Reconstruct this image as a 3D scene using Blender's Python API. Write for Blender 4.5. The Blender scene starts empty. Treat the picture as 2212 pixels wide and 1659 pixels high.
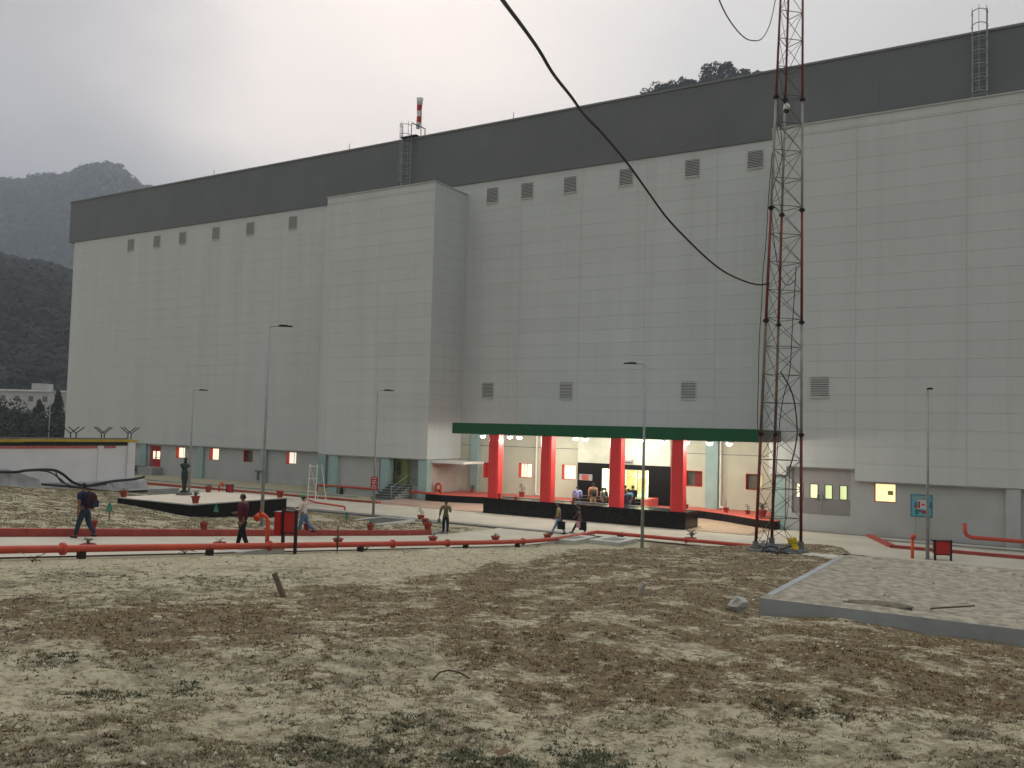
import bpy, math, random
import numpy as np
from mathutils import Vector, Matrix
random.seed(7); rng = np.random.default_rng(7)
SC = bpy.context.scene; COL = SC.collection
R = math.radians

# ------------------------------------------------------------------ camera
# world frame: X along the factory facade, Y into the building, Z up, ground by the entrance is z = 0
EYE = np.array([0.0, 0.0, 5.6])
FPX, YAW, PIT, ROL = 1913.0, R(31.48), R(2.92), R(1.49)
_F = np.array([-math.sin(YAW)*math.cos(PIT), math.cos(YAW)*math.cos(PIT), math.sin(PIT)])
_R0 = np.array([math.cos(YAW), math.sin(YAW), 0.0]); _U0 = np.cross(_R0, _F)
_R = _R0*math.cos(ROL) + _U0*math.sin(ROL); _U = -_R0*math.sin(ROL) + _U0*math.cos(ROL)
cd = bpy.data.cameras.new('camera'); cam = bpy.data.objects.new('camera', cd); COL.objects.link(cam)
cd.sensor_width = 36.0; cd.lens = 36.0*FPX/2212.0; cd.clip_start = 0.1; cd.clip_end = 6000
M = Matrix(((_R[0], _U[0], -_F[0], EYE[0]), (_R[1], _U[1], -_F[1], EYE[1]), (_R[2], _U[2], -_F[2], EYE[2]), (0, 0, 0, 1)))
cam.matrix_world = M; SC.camera = cam

# survey helpers: sight lines used to find where a thing stands on a known real plane
def ray(x, y): return _F + _R*(x-1106)/FPX - _U*(y-829.5)/FPX
def onY(x, y, Y): r = ray(x, y); return EYE + r*(Y/r[1])
def onX(x, y, X): r = ray(x, y); return EYE + r*(X/r[0])
def onZ(x, y, z): r = ray(x, y); return EYE + r*((z-5.6)/r[2])
def onT(x, y, t): return EYE + ray(x, y)*t

# ------------------------------------------------------------------ world, sun, exposure
SUN_EL, SUN_AZ = R(14), R(25)      # glow behind the clouds, up and over the building
SC.view_settings.view_transform = 'Standard'; SC.view_settings.look = 'None'
SC.view_settings.exposure = 0.66; SC.view_settings.gamma = 1.0
try: SC.view_settings.use_curve_mapping = False
except Exception: pass
w = bpy.data.worlds.new('World'); SC.world = w; w.use_nodes = True
nt = w.node_tree; nt.nodes.clear()
def N(t, typ, **kw):
    n = t.nodes.new(typ)
    for k, v in kw.items(): setattr(n, k, v)
    return n
def ramp(t, stops, interp='LINEAR'):
    n = t.nodes.new('ShaderNodeValToRGB'); n.color_ramp.interpolation = interp
    el = n.color_ramp.elements
    while len(el) < len(stops): el.new(0.5)
    for e, (p, c) in zip(el, stops):
        e.position = p; e.color = (*c, 1) if len(c) == 3 else c
    return n
out = N(nt, 'ShaderNodeOutputWorld')
sky = N(nt, 'ShaderNodeTexSky', sky_type='NISHITA'); sky.sun_disc = False
sky.sun_elevation = SUN_EL; sky.sun_rotation = SUN_AZ; sky.air_density = 1.5; sky.dust_density = 4
bg1 = N(nt, 'ShaderNodeBackground'); bg1.inputs[1].default_value = 0.05
bg2 = N(nt, 'ShaderNodeBackground'); bg2.inputs[1].default_value = 1.0
nt.links.new(sky.outputs[0], bg1.inputs[0])
tc = N(nt, 'ShaderNodeTexCoord')
glow = onT(860, 90, 1.0) - EYE; glow = glow/np.linalg.norm(glow)
dot = N(nt, 'ShaderNodeVectorMath', operation='DOT_PRODUCT'); dot.inputs[1].default_value = tuple(glow)
nrm = N(nt, 'ShaderNodeVectorMath', operation='NORMALIZE')
nt.links.new(tc.outputs['Generated'], nrm.inputs[0]); nt.links.new(nrm.outputs[0], dot.inputs[0])
mp = N(nt, 'ShaderNodeMapping'); mp.inputs['Scale'].default_value = (1.0, 1.0, 1.9)
nt.links.new(nrm.outputs[0], mp.inputs[0])
nz = N(nt, 'ShaderNodeTexNoise'); nz.inputs['Scale'].default_value = 2.3; nz.inputs['Detail'].default_value = 4; nz.inputs['Roughness'].default_value = 0.45
nt.links.new(mp.outputs[0], nz.inputs['Vector'])
ad = N(nt, 'ShaderNodeMath', operation='MULTIPLY_ADD'); ad.inputs[1].default_value = 0.11; 
sb = N(nt, 'ShaderNodeMath', operation='SUBTRACT'); sb.inputs[1].default_value = 0.5
nt.links.new(nz.outputs[0], sb.inputs[0]); nt.links.new(sb.outputs[0], ad.inputs[0]); nt.links.new(dot.outputs['Value'], ad.inputs[2])
cr = ramp(nt, [(0.0, (.29, .288, .275)), (0.40, (.30, .298, .287)), (0.70, (.42, .405, .39)), (0.87, (.575, .548, .525)), (0.94, (.70, .66, .63)), (0.975, (.94, .84, .775)), (1.0, (1.10, .96, .87))])
nt.links.new(ad.outputs[0], cr.inputs[0])
# overcast: the zenith is brighter than the horizon
sep = N(nt, 'ShaderNodeSeparateXYZ'); nt.links.new(nrm.outputs[0], sep.inputs[0])
mr = N(nt, 'ShaderNodeMapRange'); mr.inputs[1].default_value = 0.50; mr.inputs[2].default_value = 1.0; mr.inputs[3].default_value = 1.0; mr.inputs[4].default_value = 3.4
nt.links.new(sep.outputs[2], mr.inputs[0])
mul = N(nt, 'ShaderNodeVectorMath', operation='SCALE'); nt.links.new(cr.outputs[0], mul.inputs[0]); nt.links.new(mr.outputs[0], mul.inputs['Scale'])
# a darker, bluer cloud bank towards the left
lft = onT(-700, 640, 1.0)-EYE; lft = lft/np.linalg.norm(lft)
dl = N(nt, 'ShaderNodeVectorMath', operation='DOT_PRODUCT'); dl.inputs[1].default_value = tuple(lft); nt.links.new(nrm.outputs[0], dl.inputs[0])
ad2 = N(nt, 'ShaderNodeMath', operation='MULTIPLY_ADD'); ad2.inputs[1].default_value = -0.16; nt.links.new(sb.outputs[0], ad2.inputs[0]); nt.links.new(dl.outputs['Value'], ad2.inputs[2])
lm = N(nt, 'ShaderNodeMapRange', interpolation_type='SMOOTHSTEP'); lm.inputs[1].default_value = .86; lm.inputs[2].default_value = .975; nt.links.new(ad2.outputs[0], lm.inputs[0])
bank = N(nt, 'ShaderNodeMix', data_type='RGBA', blend_type='MULTIPLY'); bank.inputs[7].default_value = (.56, .565, .62, 1)
nt.links.new(lm.outputs[0], bank.inputs[0]); nt.links.new(mul.outputs[0], bank.inputs[6])
nt.links.new(bank.outputs[2], bg2.inputs[0])
mx = N(nt, 'ShaderNodeMixShader'); mx.inputs[0].default_value = 0.93
nt.links.new(bg1.outputs[0], mx.inputs[1]); nt.links.new(bg2.outputs[0], mx.inputs[2]); nt.links.new(mx.outputs[0], out.inputs[0])
sl = bpy.data.lights.new('sun', 'SUN'); sl.energy = 0.5; sl.angle = R(40); sl.color = (1, .93, .88)
so = bpy.data.objects.new('sun', sl); COL.objects.link(so)
gd = Vector(tuple(glow)); so.rotation_euler = gd.to_track_quat('Z', 'Y').to_euler()

# ------------------------------------------------------------------ materials
MATS = {}
def mat(name, c1, c2=None, scale=3.0, rough=0.8, bump=0.0, bscale=None, metal=0.0, spec=0.3, detail=5, rand=0.0, emit=None, es=0.0, stretch=None, lo=.35, hi=.65):
    if name in MATS: return MATS[name]
    m = bpy.data.materials.new(name); m.use_nodes = True; t = m.node_tree; b = t.nodes['Principled BSDF']
    b.inputs['Roughness'].default_value = rough; b.inputs['Metallic'].default_value = metal
    b.inputs['Specular IOR Level'].default_value = spec
    c2 = c2 or tuple(v*0.8 for v in c1)
    g = N(t, 'ShaderNodeNewGeometry'); n = N(t, 'ShaderNodeTexNoise'); n.inputs['Scale'].default_value = scale; n.inputs['Detail'].default_value = detail
    src = g.outputs['Position']
    if stretch:
        mpn = N(t, 'ShaderNodeMapping'); mpn.inputs['Scale'].default_value = stretch; t.links.new(src, mpn.inputs[0]); src = mpn.outputs[0]
    t.links.new(src, n.inputs['Vector'])
    r = ramp(t, [(lo, c1), (hi, c2)]); t.links.new(n.outputs[0], r.inputs[0]); col = r.outputs[0]
    if rand > 0:
        oi = N(t, 'ShaderNodeObjectInfo'); h = N(t, 'ShaderNodeHueSaturation')
        mrn = N(t, 'ShaderNodeMapRange'); mrn.inputs[3].default_value = 1-rand; mrn.inputs[4].default_value = 1+rand
        t.links.new(oi.outputs['Random'], mrn.inputs[0]); t.links.new(mrn.outputs[0], h.inputs['Value']); t.links.new(col, h.inputs['Color']); col = h.outputs[0]
    t.links.new(col, b.inputs['Base Color'])
    if bump > 0:
        n2 = N(t, 'ShaderNodeTexNoise'); n2.inputs['Scale'].default_value = bscale or scale*6; n2.inputs['Detail'].default_value = 6
        t.links.new(src, n2.inputs['Vector'])
        bp = N(t, 'ShaderNodeBump'); bp.inputs['Strength'].default_value = bump; bp.inputs['Distance'].default_value = 0.02
        t.links.new(n2.outputs[0], bp.inputs['Height']); t.links.new(bp.outputs[0], b.inputs['Normal'])
    if emit:
        b.inputs['Emission Color'].default_value = (*emit, 1); b.inputs['Emission Strength'].default_value = es
    MATS[name] = m; return m
panel_m = mat('wall_panel_paint', (.535, .556, .548), (.488, .508, .500), .55, .55, .06, 9, rand=.022, stretch=(1, 1, .10), lo=.3, hi=.75)
band_m = mat('grey_band_sheet', (.134, .142, .143), (.120, .128, .130), .4, .5, .05, 8, rand=.03)
coping_m = mat('band_coping', (.19, .20, .185), None, 1, .6)
_t = panel_m.node_tree; _b = _t.nodes['Principled BSDF']; _lk = _b.inputs['Base Color'].links[0].from_socket
_g = N(_t, 'ShaderNodeNewGeometry'); _mp = N(_t, 'ShaderNodeMapping'); _mp.inputs['Scale'].default_value = (2.6, 2.6, .055); _t.links.new(_g.outputs['Position'], _mp.inputs[0])
_n = N(_t, 'ShaderNodeTexNoise'); _n.inputs['Scale'].default_value = 1.0; _n.inputs['Detail'].default_value = 7; _n.inputs['Roughness'].default_value = .65; _t.links.new(_mp.outputs[0], _n.inputs['Vector'])
_r = ramp(_t, [(.50, (1, 1, 1)), (.76, (.93, .925, .91))]); _t.links.new(_n.outputs[0], _r.inputs[0])
_m = N(_t, 'ShaderNodeMix', data_type='RGBA', blend_type='MULTIPLY'); _m.inputs[0].default_value = 1; _t.links.new(_lk, _m.inputs[6]); _t.links.new(_r.outputs[0], _m.inputs[7]); _t.links.new(_m.outputs[2], _b.inputs['Base Color'])
lowwall_m = mat('ground_floor_render', (.44, .455, .45), (.38, .39, .38), .8, .85, .15, 12, lo=.3, hi=.75)
lowwall2_m = mat('porch_wall_render', (.52, .54, .44), (.46, .475, .385), .7, .8, .12, 12)
teal_m = mat('teal_pilaster_paint', (.31, .44, .425), (.27, .39, .38), 1.5, .7)
redframe_m = mat('red_reveal_paint', (.55, .035, .025), (.48, .03, .02), 2, .5)
pillar_m = mat('red_column_paint', (.72, .050, .050), (.66, .042, .042), 1.2, .45, .05, 9)
green_m = mat('green_fascia_paint', (.004, .085, .030), (.003, .072, .025), 1.4, .5)
soffit_m = mat('soffit_paint', (.55, .55, .50), None, 1, .8)
black_m = mat('black_granite', (.004, .004, .004), (.007, .007, .007), 8, .25, spec=.22)
blackmatt_m = mat('black_tiles', (.004, .004, .004), (.008, .007, .007), 5, .45, spec=.12)
redfloor_m = mat('red_floor_paint', (.66, .14, .105), (.58, .12, .09), 2, .6)
road_m = mat('pale_concrete', (.52, .485, .405), (.42, .39, .32), .45, .9, .2, 20, lo=.3, hi=.7)
paver_m = mat('beige_paver', (.44, .335, .235), (.38, .28, .20), 3, .85, .1, rand=.10)
paverp_m = mat('pinkish_paver', (.42, .29, .235), (.36, .25, .20), 3, .85, .1, rand=.10)
kerb_m = mat('red_kerb_paint', (.37, .072, .050), (.28, .05, .04), 2.5, .75, .2, 15)
pipe_m = mat('red_pipe_paint', (.54, .078, .040), (.34, .056, .036), 2.2, .62, .25, 18, lo=.3, hi=.8)
orange_m = mat('orange_hydrant_paint', (.68, .075, .018), (.58, .06, .015), 2, .4)
hred_m = mat('red_box_paint', (.40, .018, .016), (.34, .015, .014), 2, .4)
darkbrown_m = mat('dark_post_paint', (.018, .010, .009), (.012, .008, .007), 4, .5)
conc_m = mat('grey_concrete', (.36, .37, .35), (.25, .26, .25), 1.2, .9, .35, 14, lo=.3, hi=.7)
concd_m = mat('damp_concrete', (.20, .20, .185), (.13, .13, .12), 1.5, .9, .3, 14)
slab_m = mat('dusty_slab_concrete', (.30, .29, .255), (.19, .18, .16), .9, .92, .5, 18, lo=.28, hi=.72)
galv_m = mat('galvanised_steel', (.33, .35, .35), (.27, .29, .29), 4, .45, metal=.3)
steel_m = mat('dull_steel', (.20, .21, .21), (.15, .16, .16), 4, .5, metal=.4)
white_m = mat('white_limewash', (.74, .74, .76), (.62, .62, .64), .9, .85, .2, 10, lo=.25, hi=.8)
whitep_m = mat('white_paint', (.72, .72, .68), (.64, .64, .60), 2, .6)
yellow_m = mat('yellow_coping_paint', (.46, .32, .035), (.38, .26, .03), 2, .7)
dkgreen_m = mat('dark_band_paint', (.022, .030, .018), None, 3, .8)
terra_m = mat('terracotta', (.33, .062, .040), (.26, .048, .032), 6, .75, .1, rand=.12)
bronze_m = mat('green_bronze', (.020, .038, .030), (.030, .052, .040), 5, .42, .15, 20, metal=.5)
beige_m = mat('beige_tiles', (.62, .55, .45), (.55, .49, .40), 1.5, .6)
dark_m = mat('dark_void', (.012, .013, .013), None, 3, .8)
slat_m = mat('louvre_slat_aluminium', (.54, .55, .52), (.48, .49, .46), 3, .5)
cable_m = mat('black_cable', (.015, .015, .015), (.022, .022, .022), 6, .6)
mred_m = mat('mast_red_paint', (.17, .035, .024), (.11, .026, .020), 5, .6)
mwhite_m = mat('mast_grey_paint', (.34, .34, .32), (.24, .23, .20), 3, .6)
mrust_m = mat('mast_rust', (.22, .15, .09), (.12, .10, .085), 4, .7)
mbar_m = mat('mast_bracing', (.060, .052, .045), (.10, .085, .075), 3, .6)
dsteps_m = mat('dark_green_stone', (.055, .072, .062), (.04, .055, .048), 4, .6)
leafdark_m = mat('leaf_dark', (.035, .05, .03), (.06, .075, .04), 3, .8)
leafdry_m = mat('leaf_dry', (.22, .17, .11), (.15, .11, .07), 4, .85)
leafgreen_m = mat('leaf_green', (.05, .10, .03), (.08, .13, .04), 6, .75)
stem_m = mat('woody_stem', (.09, .065, .045), None, 5, .9)
bark_m = mat('bark', (.05, .042, .035), (.03, .026, .022), 5, .9)
signgreen_m = mat('green_sign_paint', (.015, .22, .13), (.012, .18, .10), 3, .5)
poster_m = mat('poster_blue', (.10, .33, .42), (.12, .36, .44), 2, .5)
posterw_m = mat('poster_white', (.55, .60, .66), None, 2, .5)
teald_m = mat('teal_dark', (.03, .17, .22), None, 2, .5)
bag_m = mat('yellow_bag', (.55, .42, .02), (.45, .33, .015), 4, .6, .3)
tarp_m = mat('grey_sheet', (.06, .07, .08), (.12, .13, .14), 6, .6, .4)
wood_m = mat('weathered_wood', (.22, .18, .13), (.14, .11, .08), 8, .9, .3)
rock_m = mat('grey_rock', (.42, .42, .37), (.30, .30, .26), 6, .95, .6)
limeg_m = mat('lime_green_wall', (.38, .46, .16), (.34, .42, .14), 2, .7)
doorgrey_m = mat('grey_door_sheet', (.36, .35, .345), (.33, .32, .315), 2, .5)
doorgreyd_m = mat('grey_kick_sheet', (.25, .235, .235), (.23, .215, .215), 2, .45)
def glowmat(name, c, s, c2=None):
    return mat(name, tuple(min(1, v*.8) for v in c), c2, 1, .5, emit=c, es=s)
lit_m = glowmat('lit_pane_white', (1, .95, .66), .72)
litdim_m = glowmat('lit_pane_dim', (1, .98, .80), .55)
lity_m = glowmat('lit_pane_yellow', (1, 1, .52), .60)
litg_m = glowmat('lit_pane_green', (.62, .66, .38), .28)
lampglow_m = glowmat('lamp_glow', (1, .98, .92), 22.0)
panegrey_m = mat('dim_pane', (.16, .17, .14), None, 2, .2, spec=.5)
panered_m = mat('red_lobby_pane', (.22, .04, .03), None, 2, .25, spec=.5)
panegrn_m = mat('green_lobby_pane', (.09, .13, .11), None, 2, .25, spec=.5)

# ------------------------------------------------------------------ mesh helpers
class MB:
    def __init__(s): s.v = []; s.f = []
    def box(s, x0, y0, z0, x1, y1, z1):
        a = len(s.v)
        s.v += [(x0,y0,z0),(x1,y0,z0),(x1,y1,z0),(x0,y1,z0),(x0,y0,z1),(x1,y0,z1),(x1,y1,z1),(x0,y1,z1)]
        s.f += [(a,a+3,a+2,a+1),(a+4,a+5,a+6,a+7),(a,a+1,a+5,a+4),(a+1,a+2,a+6,a+5),(a+2,a+3,a+7,a+6),(a+3,a,a+4,a+7)]
        return s
    def prism(s, pts, z0, z1, zf=None):
        a = len(s.v); n = len(pts)
        for p in pts: s.v.append((p[0], p[1], z0 if zf is None else zf(p)+z0))
        for p in pts: s.v.append((p[0], p[1], z1 if zf is None else zf(p)+z1))
        s.f.append(tuple(a+i for i in reversed(range(n)))); s.f.append(tuple(a+n+i for i in range(n)))
        for i in range(n): j = (i+1) % n; s.f.append((a+i, a+j, a+n+j, a+n+i))
        return s
    def tube(s, pts, r, n=8, cap=True):
        pts = [Vector(tuple(map(float, p))) for p in pts]; a = len(s.v); m = len(pts)
        rs = r if isinstance(r, (list, tuple)) else [r]*m
        up = Vector((0, 0, 1)); prev = None
        for i, p in enumerate(pts):
            d = (pts[min(i+1, m-1)] - pts[max(i-1, 0)]); d = d.normalized() if d.length > 1e-9 else Vector((0, 0, 1))
            if prev is None:
                u = d.cross(up) if abs(d.z) < .95 else d.cross(Vector((0, 1, 0)))
            else: u = prev - d*prev.dot(d)
            u.normalize(); prev = u; v = d.cross(u)
            for k in range(n):
                an = 2*math.pi*(k+.5)/n; s.v.append(tuple(p + (u*math.cos(an)+v*math.sin(an))*rs[i]))
        for i in range(m-1):
            for k in range(n):
                j = (k+1) % n; b = a+i*n
                s.f.append((b+k, b+j, b+n+j, b+n+k))
        if cap:
            s.f.append(tuple(a+k for k in reversed(range(n)))); s.f.append(tuple(a+(m-1)*n+k for k in range(n)))
        return s
    def lathe(s, prof, n=14, c=(0, 0, 0), cap=True):
        a = len(s.v); m = len(prof)
        for (r, z) in prof:
            for k in range(n):
                an = 2*math.pi*k/n; s.v.append((c[0]+r*math.cos(an), c[1]+r*math.sin(an), c[2]+z))
        for i in range(m-1):
            for k in range(n):
                j = (k+1) % n; b = a+i*n; s.f.append((b+k, b+j, b+n+j, b+n+k))
        if cap:
            s.f.append(tuple(a+k for k in reversed(range(n)))); s.f.append(tuple(a+(m-1)*n+k for k in range(n)))
        return s
    def ell(s, c, rx, ry, rz, nu=12, nv=8):
        prof = [(math.sin(math.pi*(i/nv))+1e-4, -math.cos(math.pi*(i/nv))) for i in range(nv+1)]
        a = len(s.v)
        s.lathe(prof, nu)
        s.v[a:] = [(c[0]+x*rx, c[1]+y*ry, c[2]+z*rz) for x, y, z in s.v[a:]]
        return s
    def quad(s, a, b, c, d):
        n = len(s.v); s.v += [tuple(a), tuple(b), tuple(c), tuple(d)]; s.f.append((n, n+1, n+2, n+3)); return s
    def xf(s, mtx):
        s.v = [tuple(mtx @ Vector(p)) for p in s.v]; return s
    def mesh(s, name, m, smooth=False):
        me = bpy.data.meshes.new(name); me.from_pydata(s.v, [], s.f); me.update()
        if smooth: me.polygons.foreach_set('use_smooth', [True]*len(me.polygons))
        if m: me.materials.append(m)
        return me
    def build(s, name, m, parent=None, smooth=False):
        o = bpy.data.objects.new(name, s.mesh(name, m, smooth)); COL.objects.link(o)
        if parent: o.parent = parent
        return o
def tag(o, label=None, cat=None, group=None, kind=None):
    if label: o['label'] = label
    if cat: o['category'] = cat
    if group: o['group'] = group
    if kind: o['kind'] = kind
    return o
def thing(name, label, cat, loc=(0, 0, 0), rz=0.0, group=None):
    o = bpy.data.objects.new(name, None); COL.objects.link(o); o.location = tuple(map(float, loc)); o.rotation_euler = (0, 0, rz)
    o.empty_display_size = .2
    return tag(o, label, cat, group)
def dup(root, loc, rz=0.0, label=None, scale=None, group=None):
    r = root.copy(); COL.objects.link(r); r.location = tuple(map(float, loc)); r.rotation_euler = (0, 0, rz)
    if scale: r.scale = scale if isinstance(scale, tuple) else (scale,)*3
    if label: r['label'] = label
    if group: r['group'] = group
    for ch in root.children:
        c = ch.copy(); COL.objects.link(c); c.parent = r
        for g in ch.children:
            d = g.copy(); COL.objects.link(d); d.parent = c
    return r
def inst(name, me, parent, loc=(0, 0, 0), rot=None, scale=None):
    o = bpy.data.objects.new(name, me); COL.objects.link(o); o.parent = parent; o.location = tuple(map(float, loc))
    if rot: o.rotation_euler = rot
    if scale: o.scale = scale
    return o
def mesh_np(name, verts, faces, m, k=4, smooth=False):
    me = bpy.data.meshes.new(name); nv, nf = len(verts), len(faces)
    me.vertices.add(nv); me.vertices.foreach_set('co', np.asarray(verts, dtype=np.float32).ravel())
    me.loops.add(nf*k); me.loops.foreach_set('vertex_index', np.asarray(faces, dtype=np.int32).ravel())
    me.polygons.add(nf); me.polygons.foreach_set('loop_start', np.arange(0, nf*k, k, dtype=np.int32))
    me.polygons.foreach_set('loop_total', np.full(nf, k, dtype=np.int32))
    if smooth: me.polygons.foreach_set('use_smooth', np.ones(nf, dtype=bool))
    me.update(calc_edges=True); me.validate()
    if m: me.materials.append(m)
    return me

# ------------------------------------------------------------------ terrain function
def sst(x, a, b):
    t = np.clip((np.asarray(x, dtype=float)-a)/(b-a), 0, 1); return t*t*(3-2*t)
def _h(ix, iy, s):
    n = (ix*374761393 + iy*668265263 + s*1442695041) & 0xffffffff
    n = ((n ^ (n >> 13))*1274126177) & 0xffffffff
    return ((n ^ (n >> 16)) & 0xffff)/65535.0
def vnoise(x, y, s=0):
    x = np.asarray(x, dtype=float); y = np.asarray(y, dtype=float)
    ix = np.floor(x).astype(np.int64); iy = np.floor(y).astype(np.int64); fx = x-ix; fy = y-iy
    fx = fx*fx*(3-2*fx); fy = fy*fy*(3-2*fy)
    a = _h(ix, iy, s); b = _h(ix+1, iy, s); c = _h(ix, iy+1, s); d = _h(ix+1, iy+1, s)
    return (a*(1-fx)+b*fx)*(1-fy) + (c*(1-fx)+d*fx)*fy
def fbm(x, y, s=0, o=4):
    v = 0; a = .5; t = 0
    for i in range(o): v = v + a*vnoise(x*2**i, y*2**i, s+i*17); t += a; a *= .5
    return v/t
def rs(Y):      # side road surface: climbs from the main road towards the camera
    q = 0.0865*(37.8-np.maximum(np.asarray(Y, dtype=float), -8)); return np.where(q > 1.5, q, .12*np.log1p(np.exp(np.clip(q, -20, 20)/.12)))
FW = np.array([_F[0], _F[1]])/math.hypot(_F[0], _F[1]); RT = np.array([_R0[0], _R0[1]])
def terrain(X, Y, rough=True):
    X = np.asarray(X, dtype=float); Y = np.asarray(Y, dtype=float)
    a = np.maximum(X*FW[0]+Y*FW[1], -30); 
    mound = 5.6 - (1.55+.062*a+.0004*a*a)
    mound = np.where(a > 70, 0, mound)
    ys = 36 - 15.5*sst(X, -8.0, -3.0)
    mound = mound*(1-sst(Y, ys, ys+8))
    side = rs(Y)
    mound = mound - .42*(1-sst(X, -15, -8))*sst(a, 22, 34)
    wx = sst(X, -20.3, -13.5)
    right = side*(1-wx) + np.maximum(mound, 0)*wx
    kx = np.clip(-X-27, 0, 22)
    left = side + .045*kx*(1-sst(Y, 36.5, 42))
    right = right - (.13+.19*sst(X, -2.5, .5))*sst(X, -5.2, -3.4)*sst(Y, 9.8, 12.2)*(1-sst(Y, 18.6, 21)) - .5*((X > -3.3) & (Y > 13.1) & (Y < 18.5))
    z = np.where(X < -26.9, left, np.where(X > -20.2, right, side))
    if rough:
        amp = sst(X, -20.0, -17)*(1-sst(Y, 30, 38)) + (X < -27.2)*(Y < 40)*.5
        z = z + amp*((fbm(X*.35, Y*.35, 3)-.5)*.30 + (fbm(X*1.6, Y*1.6, 5, 3)-.5)*.10 + (fbm(X*6, Y*6, 9, 2)-.5)*.035)
    return z
def terr(X, Y): return float(terrain(np.array([X]), np.array([Y]))[0])
def ong(x, y, extra=0.0):
    r = ray(x, y); lo = 3.0; t = lo
    while t < 130:
        p = EYE + r*t
        if p[2] < terr(p[0], p[1])+extra: break
        t += .25
    a, b = t-.25, t
    for _ in range(14):
        m_ = (a+b)/2; p = EYE+r*m_
        if p[2] < terr(p[0], p[1])+extra: b = m_
        else: a = m_
    p = EYE+r*b; return np.array([p[0], p[1], terr(p[0], p[1])+extra])

# ------------------------------------------------------------------ ground sheet
def axis(segs):
    o = []
    for a, b, st in segs: o += list(np.arange(a, b-1e-6, st))
    return np.array(o+[segs[-1][1]])
gx = axis([(-2360, -600, 220), (-600, -120, 48), (-120, -62, 5.8), (-62, -15, .35), (-15, 6.5, .11), (6.5, 24, .5), (24, 120, 12), (120, 600, 60), (600, 2360, 220)])
gy = axis([(-880, -200, 85), (-200, -20, 30), (-20, 1, 1.5), (1, 16, .11), (16, 46, .3), (46, 64, 1.0), (64, 160, 8), (160, 600, 44), (600, 2360, 220)])
GX, GY = np.meshgrid(gx, gy)
GZ = terrain(GX, GY) - .03*((GX < -20.0)*(GX > -27)*(Y_ := (GY < 44))) - .06*(GY > 42.5)
A_ = GX*FW[0]+GY*FW[1]; B_ = GX*RT[0]+GY*RT[1]
bp = [ong(x, y) for x, y in [(-200, 1300), (60, 1330), (300, 1262), (620, 1262), (850, 1246), (1150, 1203), (1400, 1176)]]
bA = np.array([p[0]*FW[0]+p[1]*FW[1] for p in bp]); bB = np.array([p[0]*RT[0]+p[1]*RT[1] for p in bp])
o_ = np.argsort(bB); bA, bB = bA[o_], bB[o_]
def clump(X, Y, sd, k): return sst(.62*fbm(X*4.2, Y*4.2, sd, 3)+.38*fbm(X*1.3, Y*1.3, sd+3, 2)+.09*k, .47, .60)
def patches(X, Y):
    a = X*FW[0]+Y*FW[1]; b = X*RT[0]+Y*RT[1]
    lim = np.interp(b, bB, bA, right=60)
    nz1 = fbm(X*.55, Y*.55, 31); nz2 = fbm(X*1.7, Y*1.7, 41)
    brown = sst(lim-a + (nz2-.5)*2.4, -.2, 1.2)*(.12+.88*sst(a + (nz1-.5)*4 + b*0.25, 6.0, 8.4))*np.where(X < -26.9, 0, 1)
    brown = np.where((X < -26.9), .30*sst(nz1, .35, .6), brown)
    green = (1-brown)*sst(fbm(X*.45+9, Y*.45, 57) + .10*(a < 6.4) + .06*(b < -1) - .03*(b > 1.5), .38, .58)*np.where(a > 13, .25, 1)
    return brown, green
bra, gra = patches(GX, GY)
bra = bra*(.42+.58*clump(GX, GY, 81, bra)); gra = (.45+.55*gra)*(A_ < 17)*(1-bra)*(.40+.60*clump(GX+5, GY, 95, gra))
ny, nx = GX.shape
idx = np.arange(nx*ny).reshape(ny, nx)
faces = np.stack([idx[:-1, :-1], idx[:-1, 1:], idx[1:, 1:], idx[1:, :-1]], -1).reshape(-1, 4)
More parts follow.
